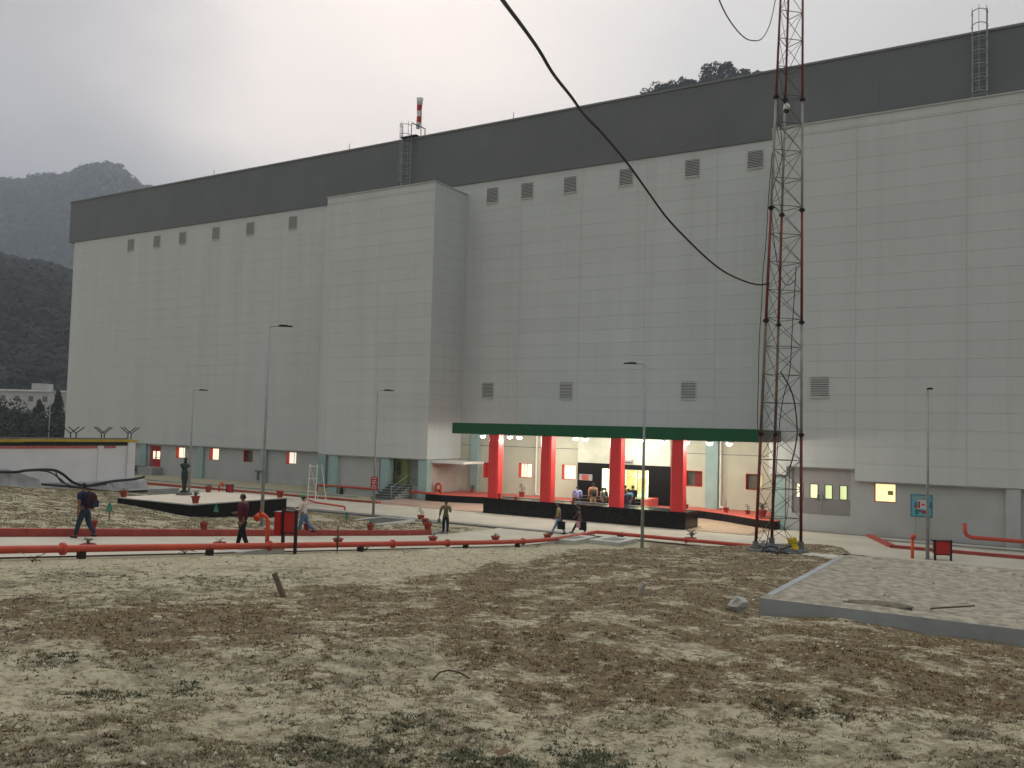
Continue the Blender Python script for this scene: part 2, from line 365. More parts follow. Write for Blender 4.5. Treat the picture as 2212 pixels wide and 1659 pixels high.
def ground_material():
    m = bpy.data.materials.new('dry_grassy_soil'); m.use_nodes = True; t = m.node_tree; b = t.nodes['Principled BSDF']; b.inputs['Roughness'].default_value = .95; b.inputs['Specular IOR Level'].default_value = .1
    g = N(t, 'ShaderNodeNewGeometry')
    def noise(sc, det=6, ro=.6):
        n = N(t, 'ShaderNodeTexNoise'); n.inputs['Scale'].default_value = sc; n.inputs['Detail'].default_value = det; n.inputs['Roughness'].default_value = ro
        t.links.new(g.outputs['Position'], n.inputs['Vector']); return n.outputs[0]
    ab = N(t, 'ShaderNodeAttribute', attribute_name='brown'); ag = N(t, 'ShaderNodeAttribute', attribute_name='green')
    def mix(f, c1, c2):
        x = N(t, 'ShaderNodeMix', data_type='RGBA'); 
        t.links.new(f, x.inputs[0])
        for i, c in ((6, c1), (7, c2)):
            if isinstance(c, tuple): x.inputs[i].default_value = (c[0]*.95, c[1]*.945, c[2]*.95, 1)
            else: t.links.new(c, x.inputs[i])
        return x.outputs[2]
    def mth(op, a, b_=None, c=None):
        x = N(t, 'ShaderNodeMath', operation=op)
        for i, v in enumerate((a, b_, c)):
            if v is None: continue
            if isinstance(v, (int, float)): x.inputs[i].default_value = v
            else: t.links.new(v, x.inputs[i])
        return x.outputs[0]
    def edge(n, lo, hi):
        x = N(t, 'ShaderNodeMapRange'); x.inputs[1].default_value = lo; x.inputs[2].default_value = hi; t.links.new(n, x.inputs[0]); return x.outputs[0]
    sand = mix(edge(noise(1.1), .35, .65), (.52, .48, .345), (.42, .385, .27))
    sand = mix(edge(noise(9, 5, .7), .48, .7), sand, (.29, .26, .175))
    sand = mix(mth('MULTIPLY', edge(noise(34, 4, .75), .54, .68), .75), sand, (.17, .155, .10))
    th = mth('ADD', noise(4.5, 7, .7), mth('MULTIPLY', mth('SUBTRACT', noise(19, 5, .7), .5), .8))
    # thatch cover threshold falls where the ground is brown
    fb = edge(mth('ADD', th, mth('MULTIPLY', ab.outputs['Fac'], .30)), .58, .72)
    brown = mix(edge(noise(6), .35, .65), (.20, .150, .088), (.110, .083, .050))
    c = mix(mth('MULTIPLY', fb, .88), sand, brown)
    fg = edge(mth('ADD', mth('ADD', noise(4.1, 6, .65), mth('MULTIPLY', mth('SUBTRACT', noise(21, 5, .7), .5), .5)), mth('MULTIPLY', ag.outputs['Fac'], .28)), .56, .74)
    grn = mix(edge(noise(7), .35, .65), (.245, .218, .150), (.155, .135, .092))
    c = mix(mth('MULTIPLY', fg, .85), c, grn)
    t.links.new(c, b.inputs['Base Color'])
    bp_ = N(t, 'ShaderNodeBump'); bp_.inputs['Strength'].default_value = .9; bp_.inputs['Distance'].default_value = .035
    t.links.new(mth('ADD', noise(14, 8, .7), mth('MULTIPLY', noise(60, 4, .7), .3)), bp_.inputs['Height']); t.links.new(bp_.outputs[0], b.inputs['Normal'])
    return m
soil_m = ground_material()
gm = mesh_np('ground', np.stack([GX, GY, GZ], -1).reshape(-1, 3), faces, soil_m, 4, True)
for nm, arr in (('brown', bra), ('green', gra)):
    at = gm.attributes.new(nm, 'FLOAT', 'POINT'); at.data.foreach_set('value', arr.astype(np.float32).ravel())
ground = bpy.data.objects.new('ground', gm); COL.objects.link(ground); tag(ground, kind='structure')

# ------------------------------------------------------------------ roads, pavings
def sheet(name, x0, x1, y0, y1, zf, m, st=1.0, thick=.0):
    xs = np.linspace(x0, x1, max(2, int((x1-x0)/4)+1)); ys = np.linspace(y0, y1, max(2, int((y1-y0)/st)+1))
    X, Y = np.meshgrid(xs, ys); Z = zf(X, Y); n_, m_ = X.shape; i = np.arange(n_*m_).reshape(n_, m_)
    f = np.stack([i[:-1, :-1], i[:-1, 1:], i[1:, 1:], i[1:, :-1]], -1).reshape(-1, 4)
    o = bpy.data.objects.new(name, mesh_np(name, np.stack([X, Y, Z], -1).reshape(-1, 3), f, m, 4, True)); COL.objects.link(o); tag(o, kind='structure'); return o
sheet('main_road', -62, 30, 43.35, 48.2, lambda X, Y: 0*X+.0, road_m)
sheet('side_road', -26.75, -21.25, -4, 42.6, lambda X, Y: rs(Y)+.012, road_m, .8)
sheet('road_junction', -62, -21.25, 48.204, 49.6, lambda X, Y: 0*X+.0, road_m)
sheet('road_apron', -21.2, 30, 48.204, 54.3, lambda X, Y: 0*X+.0, road_m)
# drain cover strip across the mouth of the side road
ds = MB()
for k in range(28): ds_x = -44.5+k*.85
drain = thing('drain_channel', 'dark concrete drain covers in a line across the pale road', 'drain', (-21, 42.95, 0))
me_ = MB().box(-.41, -.33, 0, .41, .33, .05).mesh('drain_cover', concd_m)
for k in range(26): inst('drain_cover', me_, drain, (-.42-.84*k, 0, .0))
# garden kerbs
def kerb(name, pts, wdt, hgt, m, label, parent=None, cat='kerb', zf=None, group=None, seg=1.0):
    root = thing(name, label, cat, (pts[0][0], pts[0][1], 0), group=group)
    for i in range(len(pts)-1):
        a = Vector(pts[i][:2]); b = Vector(pts[i+1][:2]); L = (b-a).length; n = max(1, int(L/seg)); d = (b-a)/L; q = Vector((-d.y, d.x))*wdt/2
        for k in range(n):
            p0 = a+d*(L*k/n+.004); p1 = a+d*(L*(k+1)/n-.004)
            f = (lambda p: float(zf(p[0], p[1]))) if zf else (lambda p: 0.0)
            mb = MB().prism([p0-q, p1-q, p1+q, p0+q], -.12, hgt, f)
            o = mb.build('kerb_stone', m, None); o.parent = root; o.location = (-root.location.x, -root.location.y, 0)
    return root
rsz = lambda x, y: rs(y)
kerb('garden_kerb', [(-26.98, 6), (-26.98, 36.4)], .34, .25, kerb_m, 'long low red painted kerb wall between garden and sloping side road', zf=rsz, seg=1.6)
kerb('garden_kerb', [(-27.1, 36.6), (-27.8, 39.2), (-29.9, 42.0), (-33.5, 42.3)], .22, .12, conc_m, 'pale grey chamfered kerb round the garden corner by three pots', zf=rsz)
kerb('garden_kerb', [(-33.6, 42.3), (-47, 41.6)], .22, .12, concd_m, 'dull grey kerb along the far side of the garden', zf=rsz)
kerb('roadside_kerb', [(-41.5, 49.9), (-80, 49.9)], .30, .13, kerb_m, 'red painted kerb along the far side of the main road', seg=2)
kerb('roadside_kerb', [(-9.0, 54.2), (-7.1, 49.6), (24, 49.6)], .30, .15, kerb_m, 'bent red kerb starting at the wall near the grey double door', seg=1.2)
kerb('roadside_kerb', [(-8.2, 52.6), (24, 52.6)], .18, .10, conc_m, 'plain pale kerb between red kerb and building on the right', seg=1.5)
kerb('roadside_kerb', [(-46.5, 53.1), (-80, 53.1)], .18, .06, conc_m, 'plain pale kerb in the dry strip beside the building', seg=2.4)

# porch paving: individual pavers under and beside the canopy, nearest built singly
pv = thing('block_paving', 'beige block paving under and either side of the canopy', 'paving', (-27, 51.8, 0))
pavbase = MB().box(-43, 49.62, -.05, -14.3, 58.9, .004).build('paving_base', paverp_m, None); pavbase.parent = pv; pavbase.location = (27, -51.8, 0)
pmesh = MB().box(-.235, -.115, 0, .235, .115, .025).mesh('paver', paver_m)
cnt = 0; stuffv = MB()
cells = []
for j in range(34):
    for i in range(60):
        x = -42.6+i*.48+(j % 2)*.24; y = 49.76+j*.24
        if x > -14.6 or (-32.6 < x < -18.2 and y < 52.1): continue
        if y > 53.9 and x < -36: continue
        if x < -38.5 and y < 50.6 : continue
        cells.append((math.hypot(x, y), x, y))
cells.sort()
for d_, x, y in cells:
    if x > -21 and cnt < 290: inst('paver', pmesh, pv, (x+27, y-51.8, .004)); cnt += 1
    else: stuffv.box(x-.235, y-.115, .004, x+.235, y+.115, .028)
so_ = stuffv.build('far_pavers', paverp_m, None); so_.parent = pv; so_.location = (27, -51.8, 0); so_['kind'] = 'stuff'

# ------------------------------------------------------------------ FACTORY
Y0, Y1 = 59.0, 54.54       # main wall plane, plane of the two projecting bays
ZB, ZBAND, ZROOF, ZBAY = 3.13, 25.52, 30.14, 24.62
XL, XR = -95.0, 16.0
BL0, BL1 = -52.05, -40.83   # left bay
BR0 = -14.85                # right bay left edge
fac = thing('factory_building', 'huge windowless pale grey industrial hall with dark grey parapet band', 'building', (-40, 59, 0))
def fpart(mb, name, m, kind=None, par=None):
    o = mb.build(name, m, None); o.parent = par or fac
    if (par or fac) is fac: o.location = (40, -59, 0)
    if kind: o['kind'] = kind
    return o
fpart(MB().box(XL+.4, 62.5, -.3, -29.3, 100, 3.12).box(-20.1, 61.5, -.3, XR, 100, 3.12), 'sky_blocking_box', dark_m, 'stuff')  # dark filler added inside so no sky shows through the hollow ground floor
core = MB()
LX0, LX1 = -29.2, -20.2
core.box(XL+.3, Y0+.09, ZB, BL1-.1, Y0+42, ZROOF-.3).box(BR0+.1, Y0+.09, ZB, XR, Y0+42, ZROOF-.3)
core.box(BL1-.098, Y0+.09, 5.955, BR0+.098, Y0+41.9, ZROOF-.32)
core.box(BL0+.09, Y1+.09, ZB+.02, BL1-.09, Y0+.05, ZBAY-.1)
core.box(BR0+.09, Y1+.09, ZB+.9, XR, Y0+.05, ZBAY-.1)
fpart(core, 'core_wall', mat('panel_backing', (.50, .52, .50), None, 2, .8))
# panels, 5.25 m by 1 m, joints recessed
GAP = .009
rows = [ZB+k for k in range(0, 22)]
allp = []
xcols = [-4.06+5.26*k for k in range(-18, 5)]
def cols(a, b):
    e = [a]+[x for x in xcols if a+.6 < x < b-.6]+[b]; return list(zip(e[:-1], e[1:]))
def addrows(a, b, z0, z1, Y):
    zs = [z0]+[z for z in [ZB+k for k in range(1, 24)] if z0+.25 < z < z1-.25]+[z1]
    for xa, xb in cols(a, b):
        for za, zb in zip(zs[:-1], zs[1:]): allp.append((xa, xb, za, zb, Y))
addrows(XL, BL0, ZB, ZBAND, Y0)
addrows(BL1, BR0, 5.9, ZBAND, Y0)
addrows(BL0, BL1, ZB, ZBAY, Y1)
addrows(-9.87, XR, ZB, ZBAY, Y1)
addrows(-13.78, -9.87, 3.81, ZBAY, Y1)
addrows(BR0, -13.78, ZB+.15, ZBAY, Y1)
addrows(BL0, BL1, ZBAY+.01, ZBAND, Y0)
addrows(BR0, XR, ZBAY+.01, ZBAND, Y0)
allp.sort(key=lambda p: -((p[1]-p[0])*Y1/((p[0]+p[1])**2/4+p[4]**2)**1.5))
vis = [p for p in allp if p[0] < 2]; cache = {}
far = MB()
for i, (xa, xb, za, zb, Y) in enumerate(vis+[p for p in allp if p[0] >= 2]):
    if i < 292 and i < len(vis):
        key = (round(xb-xa, 3), round(zb-za, 3))
        if key not in cache: cache[key] = MB().box(GAP/2, 0, GAP/2, key[0]-GAP/2, .085, key[1]-GAP/2).mesh('wall_panel', panel_m)
        inst('wall_panel', cache[key], fac, (xa+40, Y-59, za))
    else:
        g_ = .004
        far.box(xa+g_, Y, za+g_, xb-g_, Y+.085, zb-g_)
# side face of left bay
zs = [ZB]+[ZB+k for k in range(1, 22)]+[ZBAY]
for za, zb in zip(zs[:-1], zs[1:]): far.box(BL1-.085, Y1+GAP, za+GAP/2, BL1, Y0, zb-GAP/2)
fpart(far, 'distant_wall_panel', panel_m, 'stuff')
# copings on bays
for a_, b_ in ((BL0, BL1+.06), (BR0, XR)):
    fpart(MB().box(a_-.06, Y1-.06, ZBAY, b_, Y0, ZBAY+.09), 'bay_coping', mat('bay_coping_paint', (.46, .47, .44), None, 2, .6))
    fpart(MB().box(a_-.03, Y1-.02, ZBAY-.615, b_-.03, Y1-.003, ZBAY-.60), 'coping_trim', MATS['bay_coping_paint'])
# dark band
be = [XL-.9]+[x for x in xcols if x > XL+2]+[XR]
bmeshes = {}
for xa, xb in zip(be[:-1], be[1:]):
    k_ = round(xb-xa, 2)
    if k_ not in bmeshes: bmeshes[k_] = MB().box(.003, 0, 0, k_-.003, .30, ZROOF-ZBAND-.02).mesh('band_panel', band_m)
    inst('band_panel', bmeshes[k_], fac, (xa+40, -.10, ZBAND+.015))
fpart(MB().box(XL-.9, Y0+.2, ZBAND, XL+.3, Y0+42, ZROOF-.005), 'band_return', band_m)
fpart(MB().box(XL-.95, Y0-.17, ZROOF, XR, Y0+42, ZROOF+.14), 'parapet_coping', coping_m)
# louvred vents
slat_me = MB().quad((-.52, 0, -.05), (.52, 0, -.05), (.52, .06, .035), (-.52, .06, .035)).quad((-.52, .012, -.05), (-.52, .072, .035), (.52, .072, .035), (.52, .012, -.05))
slat_me = MB().xf(Matrix()).box(-.55, 0, -.006, .55, .105, .006).xf(Matrix.Rotation(R(48), 4, 'X')).mesh('slat', slat_m)
vent_back = MB().box(-.56, -.012, -.66, .56, .002, .66).mesh('vent', dark_m)
ventframe = MB().box(-.60, -.075, -.70, .60, .0, -.645).box(-.60, -.05, .645, .60, .0, .68).box(-.60, -.05, -.645, -.555, 0, .645).box(.555, -.05, -.645, .60, 0, .645).mesh('vent_frame', slat_m)
def vent(x, z, Y, n=11):
    v = inst('vent', vent_back, fac, (x+40, Y-59-.003, z), scale=(.94, 1, .94))
    inst('vent_frame', ventframe, v)
    for k in range(n): inst('slat', slat_me, v, (0, -.072, -.63+1.17*k/(n-1)))
for x in (-38.42, -35.18, -31.37, -26.73, -21.66, -17.2): vent(x, 24.33, Y0)
for x in (-84.68, -80.34, -76.21, -71.17, -66.28, -60.58): vent(x, 24.33, Y0, 13)
for x in (-38.36, -31.33, -21.7): vent(x, 8.62, Y0)
vent(-11.88, 8.58, Y1)

def wallcells(x0, x1, z0, z1, ya, yb, holes):
    xs = sorted({x0, x1, *[h[0] for h in holes], *[h[1] for h in holes]}); zs_ = sorted({z0, z1, *[h[2] for h in holes], *[h[3] for h in holes]})
    mb = MB()
    for a, b in zip(xs[:-1], xs[1:]):
        if a < x0 or b > x1: continue
        run = None
        for c, d in zip(zs_[:-1], zs_[1:]):
            cx, cz = (a+b)/2, (c+d)/2
            hole = any(h[0] < cx < h[1] and h[2] < cz < h[3] for h in holes)
            if hole:
                if run: mb.box(a, ya, run[0], b, yb, run[1]); run = None
            else: run = (run[0], d) if run else (c, d)
        if run: mb.box(a, ya, run[0], b, yb, run[1])
    return mb
def opening(xa, ya, xb, yb, Y):
    a = onY(xa, ya, Y); b = onY(xb, yb, Y); return [a[0], b[0], b[2], a[2]]
def window(h, Y, pane, depth=.42, divs=(), fm=redframe_m, extra=None):
    x0, x1, z0, z1 = h; e = .03
    fr = MB().box(x0, Y-.012, z0, x0+e, Y+depth, z1).box(x1-e, Y-.012, z0, x1, Y+depth, z1).box(x0+e, Y-.012, z0, x1-e, Y+depth, z0+e).box(x0+e, Y-.012, z1-e, x1-e, Y+depth, z1)
    f = fpart(fr, 'window', fm)
    xs = [x0+e]+[x0+e+(x1-x0-2*e)*d for d in divs]+[x1-e]
    for k, (a, b) in enumerate(zip(xs[:-1], xs[1:])):
        pm = pane[k] if isinstance(pane, (list, tuple)) else pane
        o = MB().box(a+.012, Y+depth-.05, z0+e+.01, b-.012, Y+depth-.03, z1-e-.01).build('pane', pm, f)
    if divs:
        s_ = MB()
        for x in xs[1:-1]: s_.box(x-.02, Y+depth-.07, z0+e, x+.02, Y+depth-.02, z1-e)
        s_.build('sash_bar', steel_m, f)
    if extra: extra(f, h)
    fpart(MB().box(x0-.05, Y+depth, z0-.05, x1+.05, Y+depth+.03, z1+.05), 'window_lining', dark_m)
YG = Y0+.32
# ---- left ground floor wall
hl = [opening(380.5, 966, 399.5, 990, YG), opening(453.6, 968, 472.6, 994.4, YG), opening(526.7, 972, 545.7, 998.4, YG), opening(618.9, 976, 640, 1003, YG)]
wm = [lit_m, lit_m, [litg_m], [litdim_m]]
hd = opening(326, 964.6, 345, 1009, YG)
fpart(wallcells(XL, BL0+1.2, -.3, ZB+.05, YG, YG+.45, hl+[hd]), 'ground_floor_wall', lowwall_m)
for h, pm_ in zip(hl, [lit_m, [lit_m, litdim_m], panegrey_m, litdim_m]): window(h, YG, pm_, divs=(.72,) if isinstance(pm_, list) and len(pm_) == 2 else (.5,))
fpart(MB().box(XL, Y0+.0, ZB-.06, BL0+.05, YG+.1, ZB-.003), 'overhang_soffit', conc_m)
# red door with two lit panes
dmb = wallcells(hd[0]+.03, hd[1]-.03, hd[2], hd[3]-.02, YG+.1, YG+.16, [[hd[0]+.22, hd[0]+.66, hd[3]-1.25, hd[3]-.45], [hd[0]+.80, hd[1]-.16, hd[3]-1.25, hd[3]-.45]])
rd = fpart(dmb, 'red_door', hred_m)
MB().box(hd[0]+.2, YG+.17, hd[3]-1.3, hd[1]-.14, YG+.19, hd[3]-.4).build('pane', lit_m, rd)
fpart(MB().box(hd[0]-.08, YG-.02, hd[2], hd[0], YG+.02, hd[3]+.08).box(hd[1], YG-.02, hd[2], hd[1]+.08, YG+.02, hd[3]+.08).box(hd[0], YG-.02, hd[3], hd[1], YG+.02, hd[3]+.08), 'door_frame', redframe_m)
# teal pilasters
def pilaster(xa, xb, Y, z1=ZB-.07, z0=-.1, d=.26, yref=1030):
    a = onY(xa, yref, Y-d)[0]; b = onY(xb, yref, Y-d)[0]
    return fpart(MB().box(a, Y-d, z0, b, Y-.004, z1), 'pilaster', teal_m)
for xa, xb in ((300, 312), (424, 436), (560, 573), (605-8, 605-2), (686, 702)):
    if xa == 597: continue
    pilaster(xa, xb, YG)
# ---- left bay ground floor
YB = Y1+.34
fpart(MB().box(-50.7, YB, -.3, -45.75, YB+.4, ZB-.02).box(-50.7, YB+.4, -.3, -50.3, YG, ZB-.02), 'bay_ground_wall', lowwall_m)
fpart(MB().box(BL0+.05, Y1+.02, ZB-.06, BL1-.02, Y0, ZB-.004), 'bay_soffit', conc_m)
for xa, xb, yr in ((709.6, 727.7, 1020), (821.5, 839, 1020), (903, 922, 1030)):
    a = onY(xa, yr, Y1+.08)[0]; b = onY(xb, yr, Y1+.08)[0]; fpart(MB().box(a, Y1+.08, -.2, b, Y1+.72, ZB-.065), 'pilaster', teal_m)
xa0 = onY(839, 1000, Y1+.1)[0]; xa1 = onY(903, 1000, Y1+.1)[0]
yb_ = YB+1.7
lx0 = onY(853, 1000, yb_-.6)[0]; lx1 = onY(880, 1000, yb_-.6)[0]
fpart(MB().box(xa0-.65, yb_, -.1, lx0-.002, yb_+.2, ZB-.07), 'alcove_wall', lowwall_m)
fpart(MB().box(lx0, yb_-.6, -.1, lx1, yb_+.2, ZB-.07), 'alcove_green_wall', limeg_m)
fpart(MB().box(lx1+.002, yb_-.25, -.1, xa1+.6, yb_+.2, ZB-.07), 'alcove_grey_wall', lowwall_m)
gd_ = fpart(MB().box(lx0+.25, yb_-.625, 1.72, lx0+.65, yb_-.604, 2.75), 'alcove_pane', panegrey_m)
fpart(MB().box(xa1-1.0, yb_-.29, 1.75, xa1-.45, yb_-.255, 2.72), 'lit_alcove_pane', lity_m)
fpart(MB().box(xa0, Y1+.55, -.2, xa1, yb_-.02, 1.02), 'landing', conc_m)
# bay side wall at ground level and its little slab canopy
fpart(MB().box(BL1-.32, Y1+.76, -.2, BL1-.06, YG, ZB-.07), 'bay_side_wall', mat('pinkish_render', (.43, .39, .36), (.37, .33, .31), 1, .85, .1, 12))
fpart(MB().box(BL1+.004, 55.1, 2.86, BL1+3.0, 57.9, 3.03), 'entrance_slab_canopy', whitep_m)
# ---- middle wall behind the porch
def op2(a): return opening(*a, YG-.12)
YM = YG-.12
hm = [op2((1045, 999, 1072, 1033)), op2((1121, 1000, 1149.4, 1033)), op2((1214, 1003, 1244, 1037)), op2((1482, 1016, 1517, 1052)), op2((1611, 1023, 1648, 1060))]
vx0 = onY(1247, 1040, 58.5)[0]; vx1 = onY(1447, 1040, 58.5)[0]
fpart(wallcells(BL1-.1, vx0+.1, -.2, 5.95, YM, YM+.42, hm[:3]), 'porch_back_wall', lowwall2_m)
fpart(wallcells(vx1-.1, BR0+.5, -.2, 5.95, YM, YM+.42, hm[3:]), 'porch_back_wall', lowwall2_m)
for h, pm_, dv in zip(hm, [redframe_m, [lit_m, litdim_m, lit_m], [lit_m], [panegrn_m, panered_m], [panegrey_m, litg_m]], [(), (.2, .45), (), (.38,), (.7,)]): window(h, YM, pm_, divs=dv)
# drip grooves, pilaster, downpipes
gr = MB().box(BL1, YM-.012, 4.22, vx0, YM-.003, 4.27).box(vx1, YM-.012, 4.22, BR0, YM-.003, 4.27)
fpart(gr, 'wall_groove', steel_m)
fpart(MB().box(vx1, YM-.05, 4.80, BR0, YM-.003, 5.9), 'upper_wall_step', lowwall2_m); fpart(MB().box(BL1, YM-.05, 4.80, vx0, YM-.003, 5.9), 'upper_wall_step', lowwall2_m)
for xa, xb in ((1015, 1031), (1523.5, 1550)):
    a = onY(xa, 1030, YM-.3)[0]; b = onY(xb, 1030, YM-.3)[0]; fpart(MB().box(a, YM-.3, .0, b, YM-.055, 5.2), 'pilaster', teal_m)
def downpipe(xp):
    x = onY(xp, 1030, YM-.25)[0]
    return fpart(MB().tube([(x, YM-.2, 5.2), (x, YM-.2, .85), (x+.05, YM-.25, .68), (x+.45, YM-.35, .66), (x+.55, YM-.4, .60)], .075, 8), 'downpipe', whitep_m)
downpipe(1157); downpipe(1556)
fpart(MB().box(BL1, YM-.035, .56, vx0, YM-.003, .86), 'skirting', lowwall2_m); fpart(MB().box(vx1, YM-.035, .56, BR0, YM-.003, .86), 'skirting', lowwall2_m)
# ---- vestibule (projecting black tiled entrance)
ez0, ez1 = .55, onY(1300, 1001, 58.5)[2]
dx0 = onY(1298, 1050, 58.5)[0]; dx1 = onY(1401, 1050, 58.5)[0]; dz1 = onY(1350, 1013, 58.5)[2]; DZ0 = 1.0
fpart(wallcells(vx0, vx1, 0.0, ez1, 58.5, 58.72, [[dx0, dx1, DZ0-.02, dz1]]), 'entrance_surround', blackmatt_m)
fpart(MB().box(vx0, 58.5, ez1+.004, vx1, 58.9, 5.2), 'entrance_upper_wall', mat('upper_wall_paint', (.52, .54, .46), None, 1, .8))
fpart(MB().box(vx0, 58.724, 0, vx0+.2, YM-.003, ez1).box(vx1-.2, 58.724, 0, vx1, YM-.003, ez1), 'entrance_side', blackmatt_m)
# lobby behind the doors
lob = MB().box(dx0-.6, 58.74, DZ0-.1, dx1+.6, 64, DZ0)
fpart(lob, 'lobby_floor', mat('lobby_floor_stone', (.10, .30, .16), (.16, .36, .2), 1, .15, spec=.6))
wl = mat('lobby_wall', (.80, .78, .62), None, 1, .7)
fpart(MB().box(dx0-.8, 58.75, DZ0, dx0-.6, 64, 4.2).box(dx1+.6, 58.75, DZ0, dx1+.8, 64, 4.2).box(dx0-.8, 64, DZ0-.1, dx1+.8, 64.2, 4.2).box(dx0-.8, 58.75, 4.2, dx1+.8, 64.2, 4.3), 'lobby_wall', wl)
mu0 = onY(1353, 1020, 63.9)[0]; mu1 = onY(1396, 1020, 63.9)[0]
mz0 = onY(1370, 1063, 63.9)[2]; mz1 = onY(1370, 1008, 63.9)[2]
mural = fpart(MB().box(mu0, 63.93, mz0, mu1, 63.99, mz1), 'mural_panel', mat('mural_brown', (.20, .14, .06), (.32, .25, .12), 1.3, .5))
a_ = MB()
for k in range(7):
    x = mu0+.4+.18*k; z = mz0+(mz1-mz0)*(.62+.05*math.sin(k*2.1)); a_.tube([(x-.35, 63.9, z-.02*k), (x, 63.9, z+.13), (x+.3, 63.9, z-.02)], .018, 4)
a_.build('mural_mark', whitep_m, mural).location = (0, 0, 0)
a_ = MB().box((mu0+mu1)/2-.02, 63.88, mz0, (mu0+mu1)/2+.02, 63.92, mz1); a_.build('mural_joint', whitep_m, mural)
dfm = MB()
for x in (dx0+.03, dx0+(dx1-dx0)*.25, dx0+(dx1-dx0)*.5, dx0+(dx1-dx0)*.75, dx1-.03): dfm.box(x-.025, 58.56, DZ0, x+.025, 58.62, dz1-.02)
dfm.box(dx0, 58.56, dz1-.06, dx1, 58.62, dz1-.0)
fpart(dfm, 'door_frame', steel_m)
pq = onY(1251, 1023.5, 58.46); pq2 = onY(1279, 1038.4, 58.46)
plq = fpart(MB().box(pq[0], 58.45, pq2[2], pq2[0], 58.495, pq[2]), 'name_plaque', galv_m)
MB().box(pq[0]+.25, 58.44, pq2[2]+.03, pq2[0]-.28, 58.449, pq[2]-.03).build('plaque_face', mat('plaque_red', (.42, .10, .08), None, 2, .4), plq)
ac = onY(1337, 989, 58.3); ac2 = onY(1366, 1001, 58.3)
fpart(MB().box(ac[0], 58.2, ac2[2]+.1, ac2[0], 58.495, ac[2]-.1), 'air_curtain', galv_m)
fpart(MB().ell((ac[0]+.35, 58.35, ac[2]+.1), .10, .10, .12), 'security_camera', darkbrown_m)
# steps to the entrance
stp = thing('entrance_steps', 'black granite steps rising to the bright entrance door', 'steps', (-24, 57.5, 0))
sx0, sx1 = vx0+.35, vx1-1.35
for k in range(5):
    MB().box(sx0+24, -1.35+.32*k, 0 if k == 0 else .2*k, sx1+24, .95, .2*(k+1)-.004 if k < 4 else .985).build('step', black_m, stp)
ed = MB()
for k in range(5): ed.box(sx0+24, -1.356+.32*k, .2*(k+1)-.03, sx1+24, -1.346+.32*k, .2*(k+1)-.012)
ed.build('step_edging', galv_m, stp)
MB().prism([(sx1+24.05, -1.0), (sx1+24.55, -1.0), (sx1+24.55, .95), (sx1+24.05, .95)], .0, 1.08).build('cheek_wall', redfloor_m, stp)
# ---- right bay ground floor
YR = Y1+.30
hr = opening(1889, 1043.5, 1935.5, 1086.5, YR)
hdoor = opening(1710.7, 1012, 1837, 1116.5, YR)
hdoor[3] = 3.78
fpart(wallcells(-13.9, XR, -.3, ZB+.9, YR, YR+.4, [hr, hdoor]), 'right_bay_wall', lowwall_m)
fpart(MB().box(-9.8, Y1+.02, ZB-.06, XR, YR+.1, ZB-.004).box(-13.75, Y1+.02, 3.75, -9.9, YR+.1, 3.80), 'right_bay_soffit', conc_m)
fpart(MB().box(-14.6, YR-.05, -.2, -13.92, YR+.4, 3.2), 'pilaster', teal_m)
fpart(MB().box(-14.8, Y1+.1, 3.22, -13.80, YR+.4, 3.27), 'pier_soffit', conc_m)
window(hr, YR, lity_m, .22)
fpart(MB().box(hr[0]+.7, YR+.13, hr[2]+.42, hr[0]+.98, YR+.16, hr[2]+.66), 'window_sticker', mat('window_sticker_paper', (.35, .36, .2), None, 3, .6))
dd = YR+.10
wd = [opening(x0, 1046+.004*(x0-1720), x1, 1074+.05*(x0-1720), dd) for x0, x1 in ((1721, 1734), (1751, 1765.7), (1783, 1797), (1815, 1829))]
for h in wd: h[2] = wd[1][2]; h[3] = wd[1][3]
gd2 = fpart(wallcells(hdoor[0], hdoor[1], hdoor[2], hdoor[3], dd, dd+.06, wd), 'double_door', doorgrey_m)
zk = wd[1][2]-.03
MB().box(hdoor[0]+.02, dd-.012, hdoor[2]+.02, hdoor[1]-.02, dd-.003, zk).build('kick_panel', doorgreyd_m, gd2)
for h, pm_ in zip(wd, [lit_m, lity_m, litg_m, litg_m]):
    MB().box(h[0], dd+.04, h[2], h[1], dd+.055, h[3]).build('door_pane', glowmat('green_lit_glass', (.75, .85, .42), .5) if pm_ is litg_m else pm_, gd2)
    e = .035; MB().box(h[0]-e, dd-.02, h[2]-e, h[0], dd-.004, h[3]+e).box(h[1], dd-.02, h[2]-e, h[1]+e, dd-.004, h[3]+e).box(h[0], dd-.02, h[3], h[1], dd-.004, h[3]+e).box(h[0], dd-.02, h[2]-e, h[1], dd-.004, h[2]).build('pane_trim', dark_m, gd2)
xm = onY(1774, 1070, dd)[0]
MB().box(xm-.03, dd-.03, hdoor[2], xm+.03, dd-.014, zk+.5).build('door_seam', galv_m, gd2)
for sx in (-.17, .17): MB().box(xm+sx-.07, dd-.045, zk-.12, xm+sx+.07, dd-.015, zk+.22).build('door_handle', steel_m, gd2)
fpart(MB().box(hdoor[0]-.6, YR-.02, .0, XR, YR-.004, .62), 'plinth_band', lowwall_m)
fpart(MB().box(-2.2, YR-.3, -.2, -1.5, YR-.022, ZB-.07), 'wall_pier', lowwall_m)
fpart(MB().box(-44.3, 0, 0, -44.2, .1, .1), 'core_fixing', conc_m) if False else None
# grey wall bracket
bq = onY(556, 1040, YG-.3)
fpart(MB().box(bq[0]-.1, YG-.35, .2, bq[0]+.1, YG-.2, 1.0).box(bq[0]-.3, YG-.38, .95, bq[0]+.75, YG-.15, 1.12), 'wall_bracket', steel_m)
